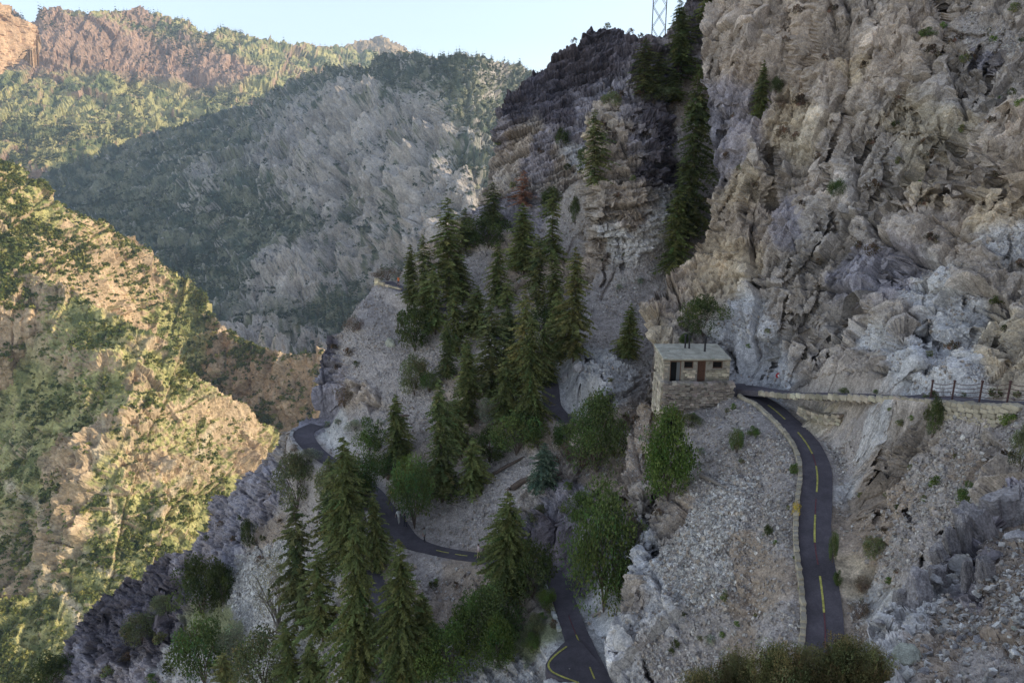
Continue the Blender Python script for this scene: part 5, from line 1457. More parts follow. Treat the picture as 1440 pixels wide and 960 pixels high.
tufts(W_, [(608, 826, 16, 'dark'), (614, 820, 10, 'green'), (872, 408, 12, 'grey'), (848, 370, 10, 'dark'), (812, 500, 14, 'dark'), (760, 830, 20, 'grey'), (775, 860, 18, 'olive'), (762, 870, 16, 'green'), (745, 890, 16, 'grey'), (778, 880, 14, 'brown'),
           (700, 940, 12, 'grey'), (720, 930, 10, 'olive'), (740, 940, 10, 'grey'), (790, 720, 14, 'olive'), (800, 690, 16, 'green'), (490, 500, 16, 'brown'), (475, 520, 14, 'brown'), (500, 515, 12, 'dark'), (470, 490, 12, 'brown'), (380, 700, 10, 'brown'),
           (370, 760, 12, 'dark'), (365, 790, 14, 'brown'), (395, 735, 12, 'brown'), (340, 730, 12, 'dark'), (330, 760, 14, 'brown'), (310, 740, 12, 'brown'), (290, 760, 14, 'dark'), (395, 660, 12, 'brown'), (640, 825, 12, 'brown'), (560, 600, 14, 'grey'),
           (535, 600, 14, 'grey'), (460, 600, 12, 'grey'), (475, 596, 12, 'grey'), (225, 905, 24, 'olive'), (250, 900, 20, 'grey'), (180, 930, 22, 'brown'), (150, 950, 22, 'olive'), (260, 915, 24, 'dark'), (240, 945, 24, 'dark'), (215, 960, 22, 'green'), (880, 360, 12, 'olive'),
           (900, 140, 16, 'brown'), (870, 140, 18, 'brown'), (845, 180, 12, 'brown'), (890, 255, 12, 'olive'), (870, 280, 12, 'brown'), (715, 690, 10, 'brown'), (780, 655, 20, 'brown'), (880, 590, 12, 'brown'), (860, 540, 12, 'olive'), (900, 400, 12, 'grey')],
      'scattered over the wooded slope')
tufts(D_, [(700, 205, 12, 'olive'), (805, 55, 10, 'brown'), (855, 40, 12, 'olive'), (885, 50, 12, 'brown'), (900, 52, 10, 'brown'), (720, 265, 14, 'olive'), (760, 215, 12, 'brown'), (800, 240, 14, 'dark'), (815, 245, 14, 'dark'), (760, 300, 16, 'dark'), (860, 130, 12, 'brown')],
      'growing on the black crag')

# a bare tree, a snag, logs, a bent branch
def bare(sh, u, vb, vt, wpx, label, seed=71):
    P = on(sh, u, vb); h = place_h(P, vt); dep = proj(P)[2]; r = wpx * .5 * dep / F_PX
    o = empty('bare_tree', tuple(P - [0, 0, .2]), label=label, cat='tree')
    t = link('trunk', trunk_mesh('trunk', 1.0, .02, .08, M_DEADW), o); t.scale = (h, h, h)
    l = link('branch', limbs_mesh(seed, M_DEADW, 12, spread=.95, H=.95, r=.04, twigs=5), o); l.scale = (r, r, h)
    c_ = link('crown', BUSH['sparse'][0], o); c_.scale = (r, r, h); c_.location = (0, 0, h * .12)
bare(W_, 392, 895, 790, 66, 'nearly bare tree with thin brown foliage in front of the pale scree')
def log(sh, u0, v0, u1, v1, rad, label, m=None):
    a, b = on(sh, u0, v0), on(sh, u1, v1)
    o = link('fallen_log', tube('fallen_log', [(0, 0, rad), tuple((b - a) * .35 + [0, 0, rad * 1.6]), tuple((b - a) * .7 + [0, 0, rad * 1.2]), tuple(b - a + [0, 0, rad])], [rad, rad * .9, rad * .75, rad * .5], m or M_BARK, 8, False))
    o.location = tuple(a); tag(o, label, 'log')
log(W_, 722, 690, 756, 672, .35, 'thick dark fallen log nearest the small blue green conifer')
log(W_, 690, 672, 738, 645, .22, 'long thin fallen log above the thick one')
log(W_, 752, 690, 790, 668, .28, 'fallen log right of the small blue green conifer')
log(W_, 545, 675, 566, 655, .25, 'dark fallen log above the wide bend on its left side')
log(W_, 652, 812, 690, 760, .12, 'thin log lying down the bank under the walker in the pale shirt')
log(W_, 560, 588, 575, 586, .2, 'short log on the small side track')
log(C_, 985, 672, 1018, 688, .18, 'pale curved root sticking out of the scree by the bright tree', M_DEADW)
log(C_, 908, 700, 930, 690, .12, 'dead branch under the bright leafy tree', M_DEADW)
log(W_, 834, 868, 850, 858, .14, 'bleached bent branch under the largest leafy tree', M_DEADW)
log(W_, 800, 690, 815, 660, .1, 'grey snag among brown brush left of the hut cleft', M_DEADW)

# ------------------------------------------------------------------ stones
def chunk(seed, n=1, flat=.7, cuts=17):
    g = np.random.default_rng(seed)
    b = bmesh.new(); bmesh.ops.create_icosphere(b, subdivisions=2 if n else 1, radius=1)
    V = np.array([v.co for v in b.verts])
    for k in range(cuts):
        nn = unit(g.normal(0, 1, 3)); d = .38 + .34 * g.random()
        s = V @ nn
        V = V - np.clip(s - d, 0, None)[:, None] * nn
    V *= [1, .72 + .3 * g.random(), flat]
    V = V + .03 * g.normal(0, 1, V.shape)
    for v, p in zip(b.verts, V): v.co = p
    me = bpy.data.meshes.new('boulder'); b.to_mesh(me); b.free()
    return me
M_BOULD = mat('boulder_stone', (.37, .335, .325), noise=[(1.2, .75, 1.25, 4), (4, .7, 1.25, 4), (15, .7, 1.3, 5)], bump=[(5, .6, .08), (30, .6, .02)], objvar=.25)
M_BOULDT = mat('lichen_boulder', (.42, .41, .33), noise=[(3, .7, 1.25, 4), (16, .7, 1.25, 5)], bump=[(6, .6, .06), (30, .6, .02)], objvar=.15)
CH = [chunk(s, 1, f) for s, f in [(1, .7), (2, .5), (3, .85), (4, .6), (5, .4), (6, .75)]]
for m_ in CH: m_.materials.append(M_BOULD)
def slab_mesh(seed):
    g = np.random.default_rng(seed)
    b = bmesh.new(); bmesh.ops.create_cube(b, size=2.0); bmesh.ops.subdivide_edges(b, edges=list(b.edges), cuts=4, use_grid_fill=True)
    V = np.array([v.co for v in b.verts])
    for k in range(18):
        nn = unit(g.normal(0, 1, 3) * ([1, 1, .5] if k % 3 else [.7, .7, 1.2])); d = (.9 if k % 3 else .72) + .35 * g.random()
        s = V @ nn
        V = V - np.clip(s - d, 0, None)[:, None] * nn
    V[:, 0] += .18 * (facet(V * [2.2, 1, .5] + seed, 5)[0]); V[:, 1] += .22 * facet(V * [2, 1, .6] + seed + 9, 6)[0]
    V[:, 2] += .16 * facet(V * [1.4, 1.4, .8] + seed + 4, 7)[0] + .25 * V[:, 0] * (seed % 2 - .5)
    V = V * [.55, .42, 1.0] + .025 * g.normal(0, 1, V.shape)
    for v, p in zip(b.verts, V): v.co = p
    me = bpy.data.meshes.new('boulder'); b.to_mesh(me); b.free(); me.materials.append(M_SLAB)
    return me
M_SLAB = mat('outcrop_stone', (.34, .30, .285), noise=[(.9, .75, 1.25, 4), (3.5, .75, 1.3, 5), (14, .7, 1.3, 5)], bump=[(3, .8, .12), (16, .8, .04)], objvar=.15)
SL = [slab_mesh(s) for s in (1, 2, 3, 4)]
def slab(u, v, w, tall, rz, tilt, label, k):
    P = on(K_, u, v); dep = proj(P)[2]; r = w * .84 * dep / F_PX
    o = link('outcrop_block', SL[k]); o.location = tuple(P + np.array([0, 0, r * tall * .15])); o.scale = (r, r, r * tall)
    o.rotation_euler = (tilt * 1.6, random.uniform(-.3, .2), rz); tag(o, label, 'rock', 'bedrock blocks of the near outcrop')
def boulder(sh, u, v, w, label, k=0, group=None, m=None, sink=.25, tall=1.0, name='boulder'):
    P = on(sh, u, v); dep = proj(P)[2]; r = w * .5 * dep / F_PX
    me = CH[k % 6]
    if m: me = me.copy(); me.materials[0] = m
    o = link(name, me); o.location = tuple(P + np.array([0, 0, r * (.6 - sink) * .5])); o.scale = (r, r, r * tall)
    o.rotation_euler = (random.uniform(-.35, .35), random.uniform(-.35, .35), random.random() * 6.28)
    tag(o, label, 'boulder', group)
boulder(W_, 550, 485, 22, 'white boulder alone on the scree below the overlook', 2, m=M_BOULDT, tall=1.2)
boulder(W_, 722, 712, 18, 'pale block among the logs above the lower path', 1)
boulder(W_, 795, 532, 20, 'pale leaning rock at the head of the white rib', 0, tall=1.6)
boulder(W_, 812, 520, 24, 'pale broken rock beside the leaning one on the white rib', 2, tall=1.3)
boulder(W_, 532, 725, 12, 'light tan boulder edging the wide bend', 3, m=M_BOULDT)
boulder(W_, 528, 745, 12, 'second light tan boulder edging the wide bend, lower one', 4, m=M_BOULDT)
boulder(W_, 605, 545, 26, 'dark flat rock above the small side track', 5)
boulder(C_, 1012, 602, 14, 'pale block under the kerb wall near the hut', 1)
boulder(C_, 1055, 634, 10, 'light flat stone left of the kerb wall bend', 4)
boulder(C_, 1072, 656, 9, 'light round stone below the kerb wall bend', 2)
boulder(C_, 1003, 822, 10, 'white stone on the scree below the bright tree', 0, m=M_BOULDT)
for (u, v, w, k, t_, lab) in [(1272, 930, 62, 3, .9, 'big pale lichen covered boulder at the bottom right beside the dry bushes'), (1380, 905, 44, 4, .55, 'smooth grey slab lying on the needles right of the lichen boulder'),
                              (1335, 850, 16, 1, 1.3, 'pale greenish upright stone behind the lichen boulder'), (1355, 893, 14, 0, 1.0, 'grey stone wedged between the lichen boulder and the smooth slab'),
                              (1415, 805, 14, 2, .8, 'white lump of rock on the brown soil near the right edge'), (1430, 755, 40, 5, .8, 'pale crumbly rock at the right edge below the outcrop top'),
                              (1405, 878, 14, 0, .8, 'angular white stone right of the upright greenish one'), (1240, 955, 34, 2, .9, 'pale rock at the bottom left of the lichen boulder'),
                              (1395, 945, 20, 1, .6, 'flat grey stone at the bottom right'), (1425, 885, 14, 3, .8, 'bright white pebble heap stone near the right edge'), (1300, 945, 22, 5, .6, 'flat stone in front of the lichen boulder'),
                              (1240, 880, 34, 4, 1.1, 'pale sloping rock at the lower left tip of the outcrop'), (1432, 700, 40, 1, .8, 'orange tinged rock at the right edge above the outcrop')]:
    boulder(K_, u, v, w, lab, k, m=M_BOULDT if 'lichen covered' in lab or 'white' in lab else None, tall=t_)
for a in [(1322, 795, 26, 1.3, .4, -.2, 'low reddish slab at the valley end of the near outcrop', 0), (1340, 782, 24, 1.9, .2, -.15, 'narrow grey fin second from the valley end of the outcrop', 1),
          (1354, 770, 22, 2.2, .5, -.1, 'tallest thin fin of the near outcrop', 2), (1376, 765, 46, 1.5, .3, -.2, 'broad flat faced block in the middle of the near outcrop', 3), (1408, 735, 62, .8, .1, -.1, 'large dark block on top of the near outcrop', 0),
          (1438, 730, 40, .9, .6, .1, 'dark block beside the top block at the right edge', 2), (1361, 818, 20, 1.7, .2, -.15, 'small standing block below the broad flat faced one', 1), (1384, 816, 24, 1.7, -.1, -.1, 'standing block right beside the small standing one', 3),
          (1293, 850, 44, 1.2, .3, -.25, 'tall shield shaped block low on the near outcrop', 1), (1268, 858, 30, 1.0, -.3, -.2, 'block leaning on the left of the shield shaped one', 2), (1310, 825, 30, 1.1, .1, -.1, 'block between the shield shaped one and the thin fins', 0),
          (1330, 812, 24, 1.0, .7, -.1, 'grey block under the narrow fin of the outcrop', 3)]:
    slab(*a)
gs = np.random.default_rng(77)
n_ = 0
while n_ < 130:                                    # loose stones on the ledge, each a thing
    u, v = gs.uniform(1225, 1440), gs.uniform(760, 960)
    S = SHEETS[K_]
    i_, j_ = int((v - S.V0) / S.step), int((u - S.U0) / S.step)
    if not S.mask[i_, j_] or (u - 1225) * .9 + (v - 960) < -60: continue
    big = gs.random() < .3
    boulder(K_, u, v, gs.uniform(11, 20) if big else gs.uniform(6, 11), 'loose angular grey stone lying on the needle strewn ledge at the bottom right', int(gs.integers(6)), 'loose stones on the near ledge', tall=gs.uniform(.5, 1.0), name='stone')
    n_ += 1

def scree(name, sh, n, smin, smax, keys, seed, cols, box=None, dens=None, flat=.6):
    S = SHEETS[sh]; g = np.random.default_rng(seed)
    w = S.mask.astype(float) * sum(S.cls[k] * a for k, a in keys.items() if k in S.cls)
    if box:
        vv, uu = np.mgrid[0:S.mask.shape[0], 0:S.mask.shape[1]]
        uu = uu * S.step + S.U0; vv = vv * S.step + S.V0
        w *= (uu > box[0]) & (uu < box[2]) & (vv > box[1]) & (vv < box[3])
    Pn = fbm(S.P / 4.0, 3, seed)
    w *= .25 + sstep(-.25, .3, Pn)
    for k in LINES.values():
        c = k
        near = np.zeros(w.shape, bool)
        for q in c:
            near |= ((S.P[..., 0] - q[0]) ** 2 + (S.P[..., 1] - q[1]) ** 2 < (q[3] / 2 + .35) ** 2)
        w *= ~near
    x_, y_ = S.P[..., 0], S.P[..., 1]
    w *= ~((x_ > HUT['x0'] - .5) & (x_ < HUT['x1'] + .3) & (y_ > HUT['y0'] - 1.2) & (y_ < HUT['y0'] + HUT['depth'] + .5))
    # equal number per ground area: weight by the size of the grid cell
    dep = proj(S.P)[2]
    p = (w * dep ** 1.2).ravel(); p /= p.sum()
    idx = g.choice(len(p), n, p=p)
    P = S.P.reshape(-1, 3)[idx] + g.normal(0, .05, (n, 3)) * [1, 1, 0]
    s = smin * (smax / smin) ** (g.random(n) ** 2.2)
    q = unit(g.normal(0, 1, (n, 4)))
    a, b, c, d = q.T
    Rm = np.stack([1 - 2 * (c * c + d * d), 2 * (b * c - a * d), 2 * (b * d + a * c), 2 * (b * c + a * d), 1 - 2 * (b * b + d * d), 2 * (c * d - a * b), 2 * (b * d - a * c), 2 * (c * d + a * b), 1 - 2 * (b * b + c * c)], -1).reshape(n, 3, 3)
    B = CUBE[None] * (1 + .7 * (g.random((n, 8, 3)) - .5)) * np.stack([np.ones(n), .5 + .5 * g.random(n), .3 + .5 * g.random(n)], -1)[:, None]
    V = np.einsum('nij,nkj->nki', Rm, B) * s[:, None, None] + P[:, None] + np.array([0, 0, .12])[None, None] * s[:, None, None]
    C = np.array(cols)[g.integers(0, len(cols), n)] * (.75 + .5 * g.random((n, 1)))
    o = link(name, mesh_np(name, V.reshape(-1, 3), (CUBEF[None] + 8 * np.arange(n)[:, None, None]).reshape(-1, 4), M_ROCK, color=np.repeat(np.clip(C, .02, .9), 8, 0)))
    return o
GREY = [(.37, .32, .285), (.42, .375, .335), (.30, .26, .235), (.50, .455, .41), (.38, .31, .25)]
PALE = [(.54, .50, .46), (.48, .445, .41), (.62, .58, .53), (.40, .37, .34)]
tag(scree('scree_stones', C_, 44000, .05, .26, dict(S=1, L=1.4, W=.25, O=.35), 301, GREY), 'broken grey stones covering the slope below the hut', 'scree', kind='stuff')
tag(scree('scree_stones', W_, 42000, .07, .34, dict(S=1, L=.6, W=.2, O=.3), 302, GREY), 'broken grey stones of the wooded slope', 'scree', kind='stuff')
tag(scree('scree_stones', W_, 12000, .10, .5, dict(L=1), 303, PALE, box=(280, 730, 470, 960)), 'pale stones of the white scree at lower left', 'scree', kind='stuff')
tag(scree('scree_stones', C_, 12000, .09, .34, dict(L=1), 304, PALE + GREY, box=(900, 640, 1110, 860)), 'pale blocky stones in the middle of the scree below the hut', 'scree', kind='stuff')
tag(scree('ledge_gravel', K_, 15000, .012, .10, dict(S=1, O=1, W=.3, P=.3, R=.2), 305, GREY + PALE), 'small grey gravel on the near ledge', 'gravel', kind='stuff')
def litter():
    S = SHEETS[K_]; g = np.random.default_rng(9)
    w = (S.mask * S.cls['O']).ravel(); idx = g.choice(len(w), 9000, p=w / w.sum())
    P = S.P.reshape(-1, 3)[idx] + [0, 0, .012]
    D = unit(g.normal(0, 1, (9000, 3)) * [1, 1, .35]); Sd = unit(np.cross(D, g.normal(0, 1, (9000, 3))))
    ln = .03 + .12 * g.random(9000) ** 3
    V, Fq, C = tri_soup(P, D, Sd, ln, .004 + ln * .06, np.array([[.24, .15, .09], [.34, .25, .15], [.14, .09, .06]])[g.integers(0, 3, 9000)])
    tag(link('needle_litter', mesh_np('needle_litter', V, Fq, M_LEAF, color=C)), 'brown needles and twigs strewn over the near ledge', 'litter', kind='stuff')
litter()

# dry bushes on the ledge rim
def dry_bush(seed, n=420, base=((.26, .19, .08), (.22, .22, .08), (.36, .27, .13))):
    g = np.random.default_rng(seed)
    Vs, Fs, Cs, LV = [], [], [], []
    n0 = 0
    for i in range(n):
        a = g.random() * 6.283; tilt = .1 + 1.15 * g.random() ** .8
        L_ = (.35 + .65 * g.random() ** .7) * (.72 + .28 * math.sin(3 * a + seed) * math.cos(2 * a))
        d0 = np.array([math.cos(a) * math.sin(tilt), math.sin(a) * math.sin(tilt), math.cos(tilt)])
        r0 = np.array([g.normal(0, .14), g.normal(0, .14), 0])
        c1 = r0 + d0 * L_ * .55 + g.normal(0, .03, 3); c2 = r0 + d0 * L_ + [0, 0, .08 * L_] + g.normal(0, .05, 3)
        s = unit(np.cross(d0, g.normal(0, 1, 3))) * .006
        Vs += [r0 - s, r0 + s, c1 + s * .7, c1 - s * .7, c2]
        Fs += [[n0, n0 + 1, n0 + 2, n0 + 3], [n0 + 3, n0 + 2, n0 + 4, -1]]
        Cs += [np.array((.24, .18, .12)) * (.7 + .6 * g.random())] * 5
        n0 += 5
        t = .4 + .6 * g.random(22)
        p = np.where(t[:, None] < .55, r0 + (c1 - r0) * (t / .55)[:, None], c1 + (c2 - c1) * ((t - .55) / .45)[:, None])
        LV.append((p, unit(d0 + g.normal(0, 1.1, (22, 3))), np.tile(np.array(base[g.integers(3)]) * (.6 + .8 * g.random()), (22, 1))))
    st = mesh_np('stems', np.array(Vs), np.array(Fs), M_LEAF, color=np.array(Cs))
    P = np.vstack([q[0] for q in LV]); D = np.vstack([q[1] for q in LV]); C = np.vstack([q[2] for q in LV])
    ln = .03 + .05 * g.random(len(P))
    V, Fq, C = tri_soup(P, D, unit(np.cross(D, g.normal(0, 1, D.shape))), ln, ln * .5, C)
    bc = bush_crown(90 + seed, 15000, 85, base=(.135, .12, .05), leaf=.035, low=.0, var=.5, core=.45)
    V2 = np.array([v.co for v in bc.vertices]) * [.92, .92, .86]; C2 = np.empty(len(V2) * 4); bc.color_attributes['tint'].data.foreach_get('color', C2); C2 = C2.reshape(-1, 4)[:, :3]
    F2 = np.arange(len(V2)).reshape(-1, 3) + len(V)
    bpy.data.meshes.remove(bc)
    return st, mesh_np('leaves', np.vstack([V, V2]), np.vstack([Fq, F2]), M_LEAF, color=np.vstack([C, C2]))
DB = [dry_bush(1), dry_bush(2, base=((.20, .20, .08), (.26, .18, .08), (.17, .20, .07)))]
for i, (u, v, vt, w, lab) in enumerate([(1035, 985, 916, 92, 'yellow brown dry bush at the left end of the row along the bottom edge'), (1085, 990, 896, 84, 'dry bush second from the left along the bottom edge'),
                                    (1130, 985, 904, 88, 'dry olive bush covering the near end of the path'), (1180, 975, 889, 84, 'reddish brown dry bush right of the path end'),
                                    (1222, 965, 902, 66, 'dry bush against the pale rock at the right end of the row'), (985, 1005, 935, 70, 'low dry bush cut by the bottom edge at the far left of the row')]):
    P = on(K_, u, v); h = place_h(P, vt); dep = proj(P)[2]; r = w * .58 * dep / F_PX
    o = empty('dry_bush', tuple(P), rz=i * 1.1, label=lab, cat='bush')
    a = link('stems', DB[i % 2][0], o); b_ = link('leaves', DB[i % 2][1], o)
    a.scale = b_.scale = (r, r, h)

# ------------------------------------------------------------------ far vegetation
def blob_field(name, sh, n, size, kinds, seed, cols, wfn, material, single=0, label=None, cat=None, grp=None, solo_label=None, solo_name=None):
    """n plants on a far slope: the largest `single` as objects of their own, the rest as one mass"""
    S = SHEETS[sh]; g = np.random.default_rng(seed)
    vv, uu = np.mgrid[0:S.mask.shape[0], 0:S.mask.shape[1]]
    uu = uu * S.step + S.U0; vv = vv * S.step + S.V0
    w = wfn(uu, vv, S) * S.mask * (uu > -12) & True if False else wfn(uu, vv, S) * S.mask * (uu > -12) * (vv < 972)
    p = w.ravel() / w.sum()
    idx = g.choice(len(p), n, p=p)
    P = S.P.reshape(-1, 3)[idx]
    s = size[0] * (size[1] / size[0]) ** (g.random(n) ** 1.6)
    C = np.array(cols)[g.integers(0, len(cols), n)] * (.7 + .6 * g.random((n, 1)))
    order = np.argsort(-s / proj(P)[2])
    lib = []
    for q in range(4):
        if kinds == 'cone':
            k = 3; m = 12
            a = g.random(m * k) * 6.283; z = np.repeat(np.linspace(.12, .9, k), m)
            rr = .24 * (1 - z * .92)
            Pp = np.stack([np.cos(a) * rr * .2, np.sin(a) * rr * .2, z + .16], -1)
            Dd = unit(np.stack([np.cos(a), np.sin(a), -.9 + 0 * a], -1) * [1, 1, 1])
            Ss = np.stack([-np.sin(a), np.cos(a), 0 * a], -1)
            V, Fq, _ = tri_soup(Pp, Dd, Ss, rr * 1.35 + .05, rr * .9 + .02, np.ones((m * k, 3)))
        else:
            m = 26
            d = unit(g.normal(0, 1, (m, 3)) * [1, 1, .7]); d[:, 2] = np.abs(d[:, 2])
            Pp = d * [.36, .36, .42]
            Dd = unit(d + g.normal(0, .7, (m, 3))); Ss = unit(np.cross(Dd, g.normal(0, 1, (m, 3))))
            V, Fq, _ = tri_soup(Pp, Dd, Ss, .30 + .2 * g.random(m), .34 + .1 * g.random(m), np.ones((m, 3)))
        lib.append((V, Fq))
    solo, rest = order[:single], order[single:]
    if single:
        ms = [mesh_np(solo_name, V, Fq, material, color=np.tile(np.array(cols).mean(0), (len(V), 1))) for V, Fq in lib]
        for i in solo:
            o = link(solo_name, ms[i % 4]); o.location = tuple(P[i] - [0, 0, .1 * s[i]]); o.scale = (s[i],) * 3; o.rotation_euler[2] = g.random() * 6
            tag(o, solo_label, cat, grp)
    AV, AF, AC, base = [], [], [], 0
    for q in range(4):
        r_ = rest[q::4]
        V, Fq = lib[q]
        an = g.random(len(r_)) * 6.283
        ca, sa = np.cos(an)[:, None], np.sin(an)[:, None]
        X = np.stack([V[None, :, 0] * ca - V[None, :, 1] * sa, V[None, :, 0] * sa + V[None, :, 1] * ca, np.repeat(V[None, :, 2], len(r_), 0)], -1)
        X = X * s[r_][:, None, None] + P[r_][:, None] - np.array([0, 0, .05]) * s[r_][:, None, None]
        AV.append(X.reshape(-1, 3)); AF.append((Fq[None] + len(V) * np.arange(len(r_))[:, None, None] + base).reshape(-1, 3)); AC.append(np.repeat(C[r_], len(V), 0))
        base += len(V) * len(r_)
    o = link(name, mesh_np(name, np.vstack(AV), np.vstack(AF), material, color=np.clip(np.vstack(AC), .01, .8)))
    tag(o, label, None, kind='stuff')
    return o
M_FARV = mat('far_foliage', None, .85, attr='tint', spec=.1)
def gentle(t): return lambda U, V, S: sstep(t - .15, t + .15, S.N[..., 2]) + .05
VEGC = [(.13, .155, .045), (.20, .21, .06), (.10, .125, .04), (.27, .25, .07)]
FIRC = [(.075, .095, .045), (.095, .11, .05), (.06, .08, .04)]
PATCH = lambda S, sc, sd_: .08 + sstep(-.1, .3, fbm(S.P / sc, 3, sd_))
blob_field('spur_scrub', 'lower_spur', 13000, (.9, 5.0), 'blob', 401, VEGC, lambda U, V, S: gentle(.42)(U, V, S) * PATCH(S, 28, 3) * (1 - .85 * np.clip(c2_rock(U, V) + .8 * c_mask(S.P), 0, 1)), M_FARV, 250,
           'scrub covering the sunlit lower spur', 'shrub', 'larger shrubs dotted over the sunlit lower spur', 'rounded green shrub dotted over the sunlit lower spur across the valley', 'spur_shrub')
blob_field('spur_scrub', 'upper_spur', 11000, (1.6, 7.0), 'blob', 402, VEGC, lambda U, V, S: gentle(.45)(U, V, S) * PATCH(S, 40, 4) * (1 - .8 * c_mask(S.P)), M_FARV, 0, 'scrub covering the upper sunlit spur')
blob_field('spur_conifers', 'upper_spur', 900, (6, 13), 'cone', 403, FIRC + VEGC[:2], lambda U, V, S: gentle(.4)(U, V, S) * PATCH(S, 60, 5), M_FARV, 0, 'small conifers scattered along the upper spur')
blob_field('spur_conifers', 'lower_spur', 500, (5, 10), 'cone', 408, VEGC, lambda U, V, S: gentle(.4)(U, V, S) * PATCH(S, 40, 6), M_FARV, 0, 'small trees scattered over the lower spur')
blob_field('distant_forest', 'shaded_mountain', 17000, (6, 17), 'cone', 404, FIRC, lambda U, V, S: (gentle(.42)(U, V, S) * PATCH(S, 90, 7) * (1 - .95 * np.clip(b_band(U, V, S.P), 0, 1)) + 1.2 * np.exp(-((V - 95) / 35.) ** 2) * (U > 420)), M_FARV, 0, 'dark conifer forest on the shaded mountain')
blob_field('distant_scrub', 'shaded_mountain', 12000, (3, 9), 'blob', 405, [(.07, .085, .04), (.10, .11, .055), (.055, .07, .035)], lambda U, V, S: gentle(.34)(U, V, S) * PATCH(S, 50, 8) * (1 - .9 * np.clip(b_band(U, V, S.P), 0, 1)), M_FARV, 0, 'dark scrub between the crags of the shaded mountain')
blob_field('distant_forest', 'far_mountain', 6500, (10, 28), 'cone', 406, FIRC + [(.12, .12, .05)], lambda U, V, S: gentle(.45)(U, V, S) * PATCH(S, 160, 9), M_FARV, 0, 'scattered conifers on the sunlit far mountain')
blob_field('distant_forest', 'far_peak', 2600, (20, 50), 'cone', 407, FIRC, lambda U, V, S: (V > 72) * PATCH(S, 200, 10) + .0, M_FARV, 0, 'conifers below the bare far peak')

# ------------------------------------------------------------------ people
def person(P, rz, label, shirt, pants, hair=(.05, .035, .025), shorts=False, h=1.72, stride=.12, armbend=.0, bent=0.0, shoes=(.05, .05, .05)):
    k = h / 1.72
    s = stride
    V = [(0, 0, .95), (0, .0 + bent * .1, 1.13), (0, .01 + bent * .28, 1.34), (0, .02 + bent * .4, 1.46), (0, .03 + bent * .46, 1.54), (0, .04 + bent * .5, 1.66),
         (.17, bent * .36, 1.42), (-.17, bent * .36, 1.42), (.23, -.04 + bent * .3, 1.15), (-.23, .04 + bent * .3, 1.15), (.25, .06 + armbend * .2 + bent * .5, .92 + armbend * .15), (-.25, .12 + armbend * .2 + bent * .5, .93 + armbend * .15),
         (.09, 0, .88), (-.09, 0, .88), (.10, s * .6 + .02, .49), (-.10, -s * .4 + .04, .49), (.10, s, .09), (-.10, -s, .10), (.11, s + .15, .04), (-.11, -s + .15, .04),
         (.25, .08 + armbend * .22 + bent * .54, .85 + armbend * .15), (-.25, .14 + armbend * .22 + bent * .54, .86 + armbend * .15), (0, .05 + bent * .52, 1.60), (0, .135 + bent * .6, 1.60)]
    rad = [.13, .125, .145, .062, .07, .085, .062, .062, .045, .045, .03, .03, .09, .09, .062, .062, .042, .042, .035, .035, .034, .034, .088, .018]
    E = [(0, 1), (1, 2), (2, 3), (3, 4), (4, 22), (22, 5), (2, 6), (2, 7), (6, 8), (7, 9), (8, 10), (9, 11), (0, 12), (0, 13), (12, 14), (13, 15), (14, 16), (15, 17), (16, 18), (17, 19), (10, 20), (11, 21), (22, 23)]
    for hnd in (20, 21):
        x, y, z = V[hnd]; sg = 1 if x > 0 else -1
        for f in range(4):
            b0 = len(V); y0 = y - .03 + f * .02
            V += [(x, y0, z - .035), (x - sg * .012, y0 + .004, z - .07 - .006 * (f in (1, 2)))]; rad += [.011, .009]
            E += [(hnd, b0), (b0, b0 + 1)]
        b0 = len(V); V += [(x - sg * .012, y + .045, z - .012), (x - sg * .018, y + .055, z - .045)]; rad += [.012, .010]; E += [(hnd, b0), (b0, b0 + 1)]
    me = bpy.data.meshes.new('body'); me.from_pydata([tuple(c_ * k for c_ in v) for v in V], E, [])
    o = bpy.data.objects.new('body', me); COL.objects.link(o)
    md = o.modifiers.new('skin', 'SKIN'); md.use_smooth_shade = True
    for i, sv in enumerate(me.skin_vertices[0].data):
        sv.radius = (rad[i] * k, rad[i] * k); sv.use_root = (i == 0)
    o.modifiers.new('sub', 'SUBSURF').levels = 1
    dg = bpy.context.evaluated_depsgraph_get()
    nm = bpy.data.meshes.new_from_object(o.evaluated_get(dg))
    bpy.data.objects.remove(o)
    nm.name = 'body'; nm.materials.clear()
    for n2, c2 in (('skin', (.42, .25, .18)), ('shirt', shirt), ('trousers', pants), ('shoes', shoes)):
        nm.materials.append(mat(n2, c2, .8, noise=[(20, .9, 1.1, 2)]))
    for p in nm.polygons:
        x, y, z = p.center / k
        if z > 1.50: i = 0
        elif abs(x) > .15 and z < 1.18 and z > .75: i = 0
        elif z > .93: i = 1
        elif z < .10: i = 3
        elif shorts and z < .52: i = 0
        else: i = 2
        p.material_index = i; p.use_smooth = True
    root = empty('person', tuple(P), rz=rz, label=label, cat='person')
    link('body', nm, root)
    b = bmesh.new(); bmesh.ops.create_icosphere(b, subdivisions=3, radius=.105 * k)
    bmesh.ops.delete(b, geom=[v for v in b.verts if v.co.z < .02 * k and v.co.y > -.02 * k], context='VERTS')
    bmesh.ops.translate(b, verts=b.verts, vec=(0, (.03 + bent * .5) * k, 1.625 * k))
    hm = bpy.data.meshes.new('hair'); b.to_mesh(hm); hm.materials.append(mat('hair', hair, .7))
    link('hair', hm, root)
    for sx in (-1, 1):
        b = bmesh.new(); bmesh.ops.create_icosphere(b, subdivisions=1, radius=.012 * k, matrix=Matrix.Translation((sx * .032 * k, (.122 + bent * .56) * k, 1.625 * k)))
        em = bpy.data.meshes.new('eye'); b.to_mesh(em); em.materials.append(M_DARK); link('eye', em, root)
    return root
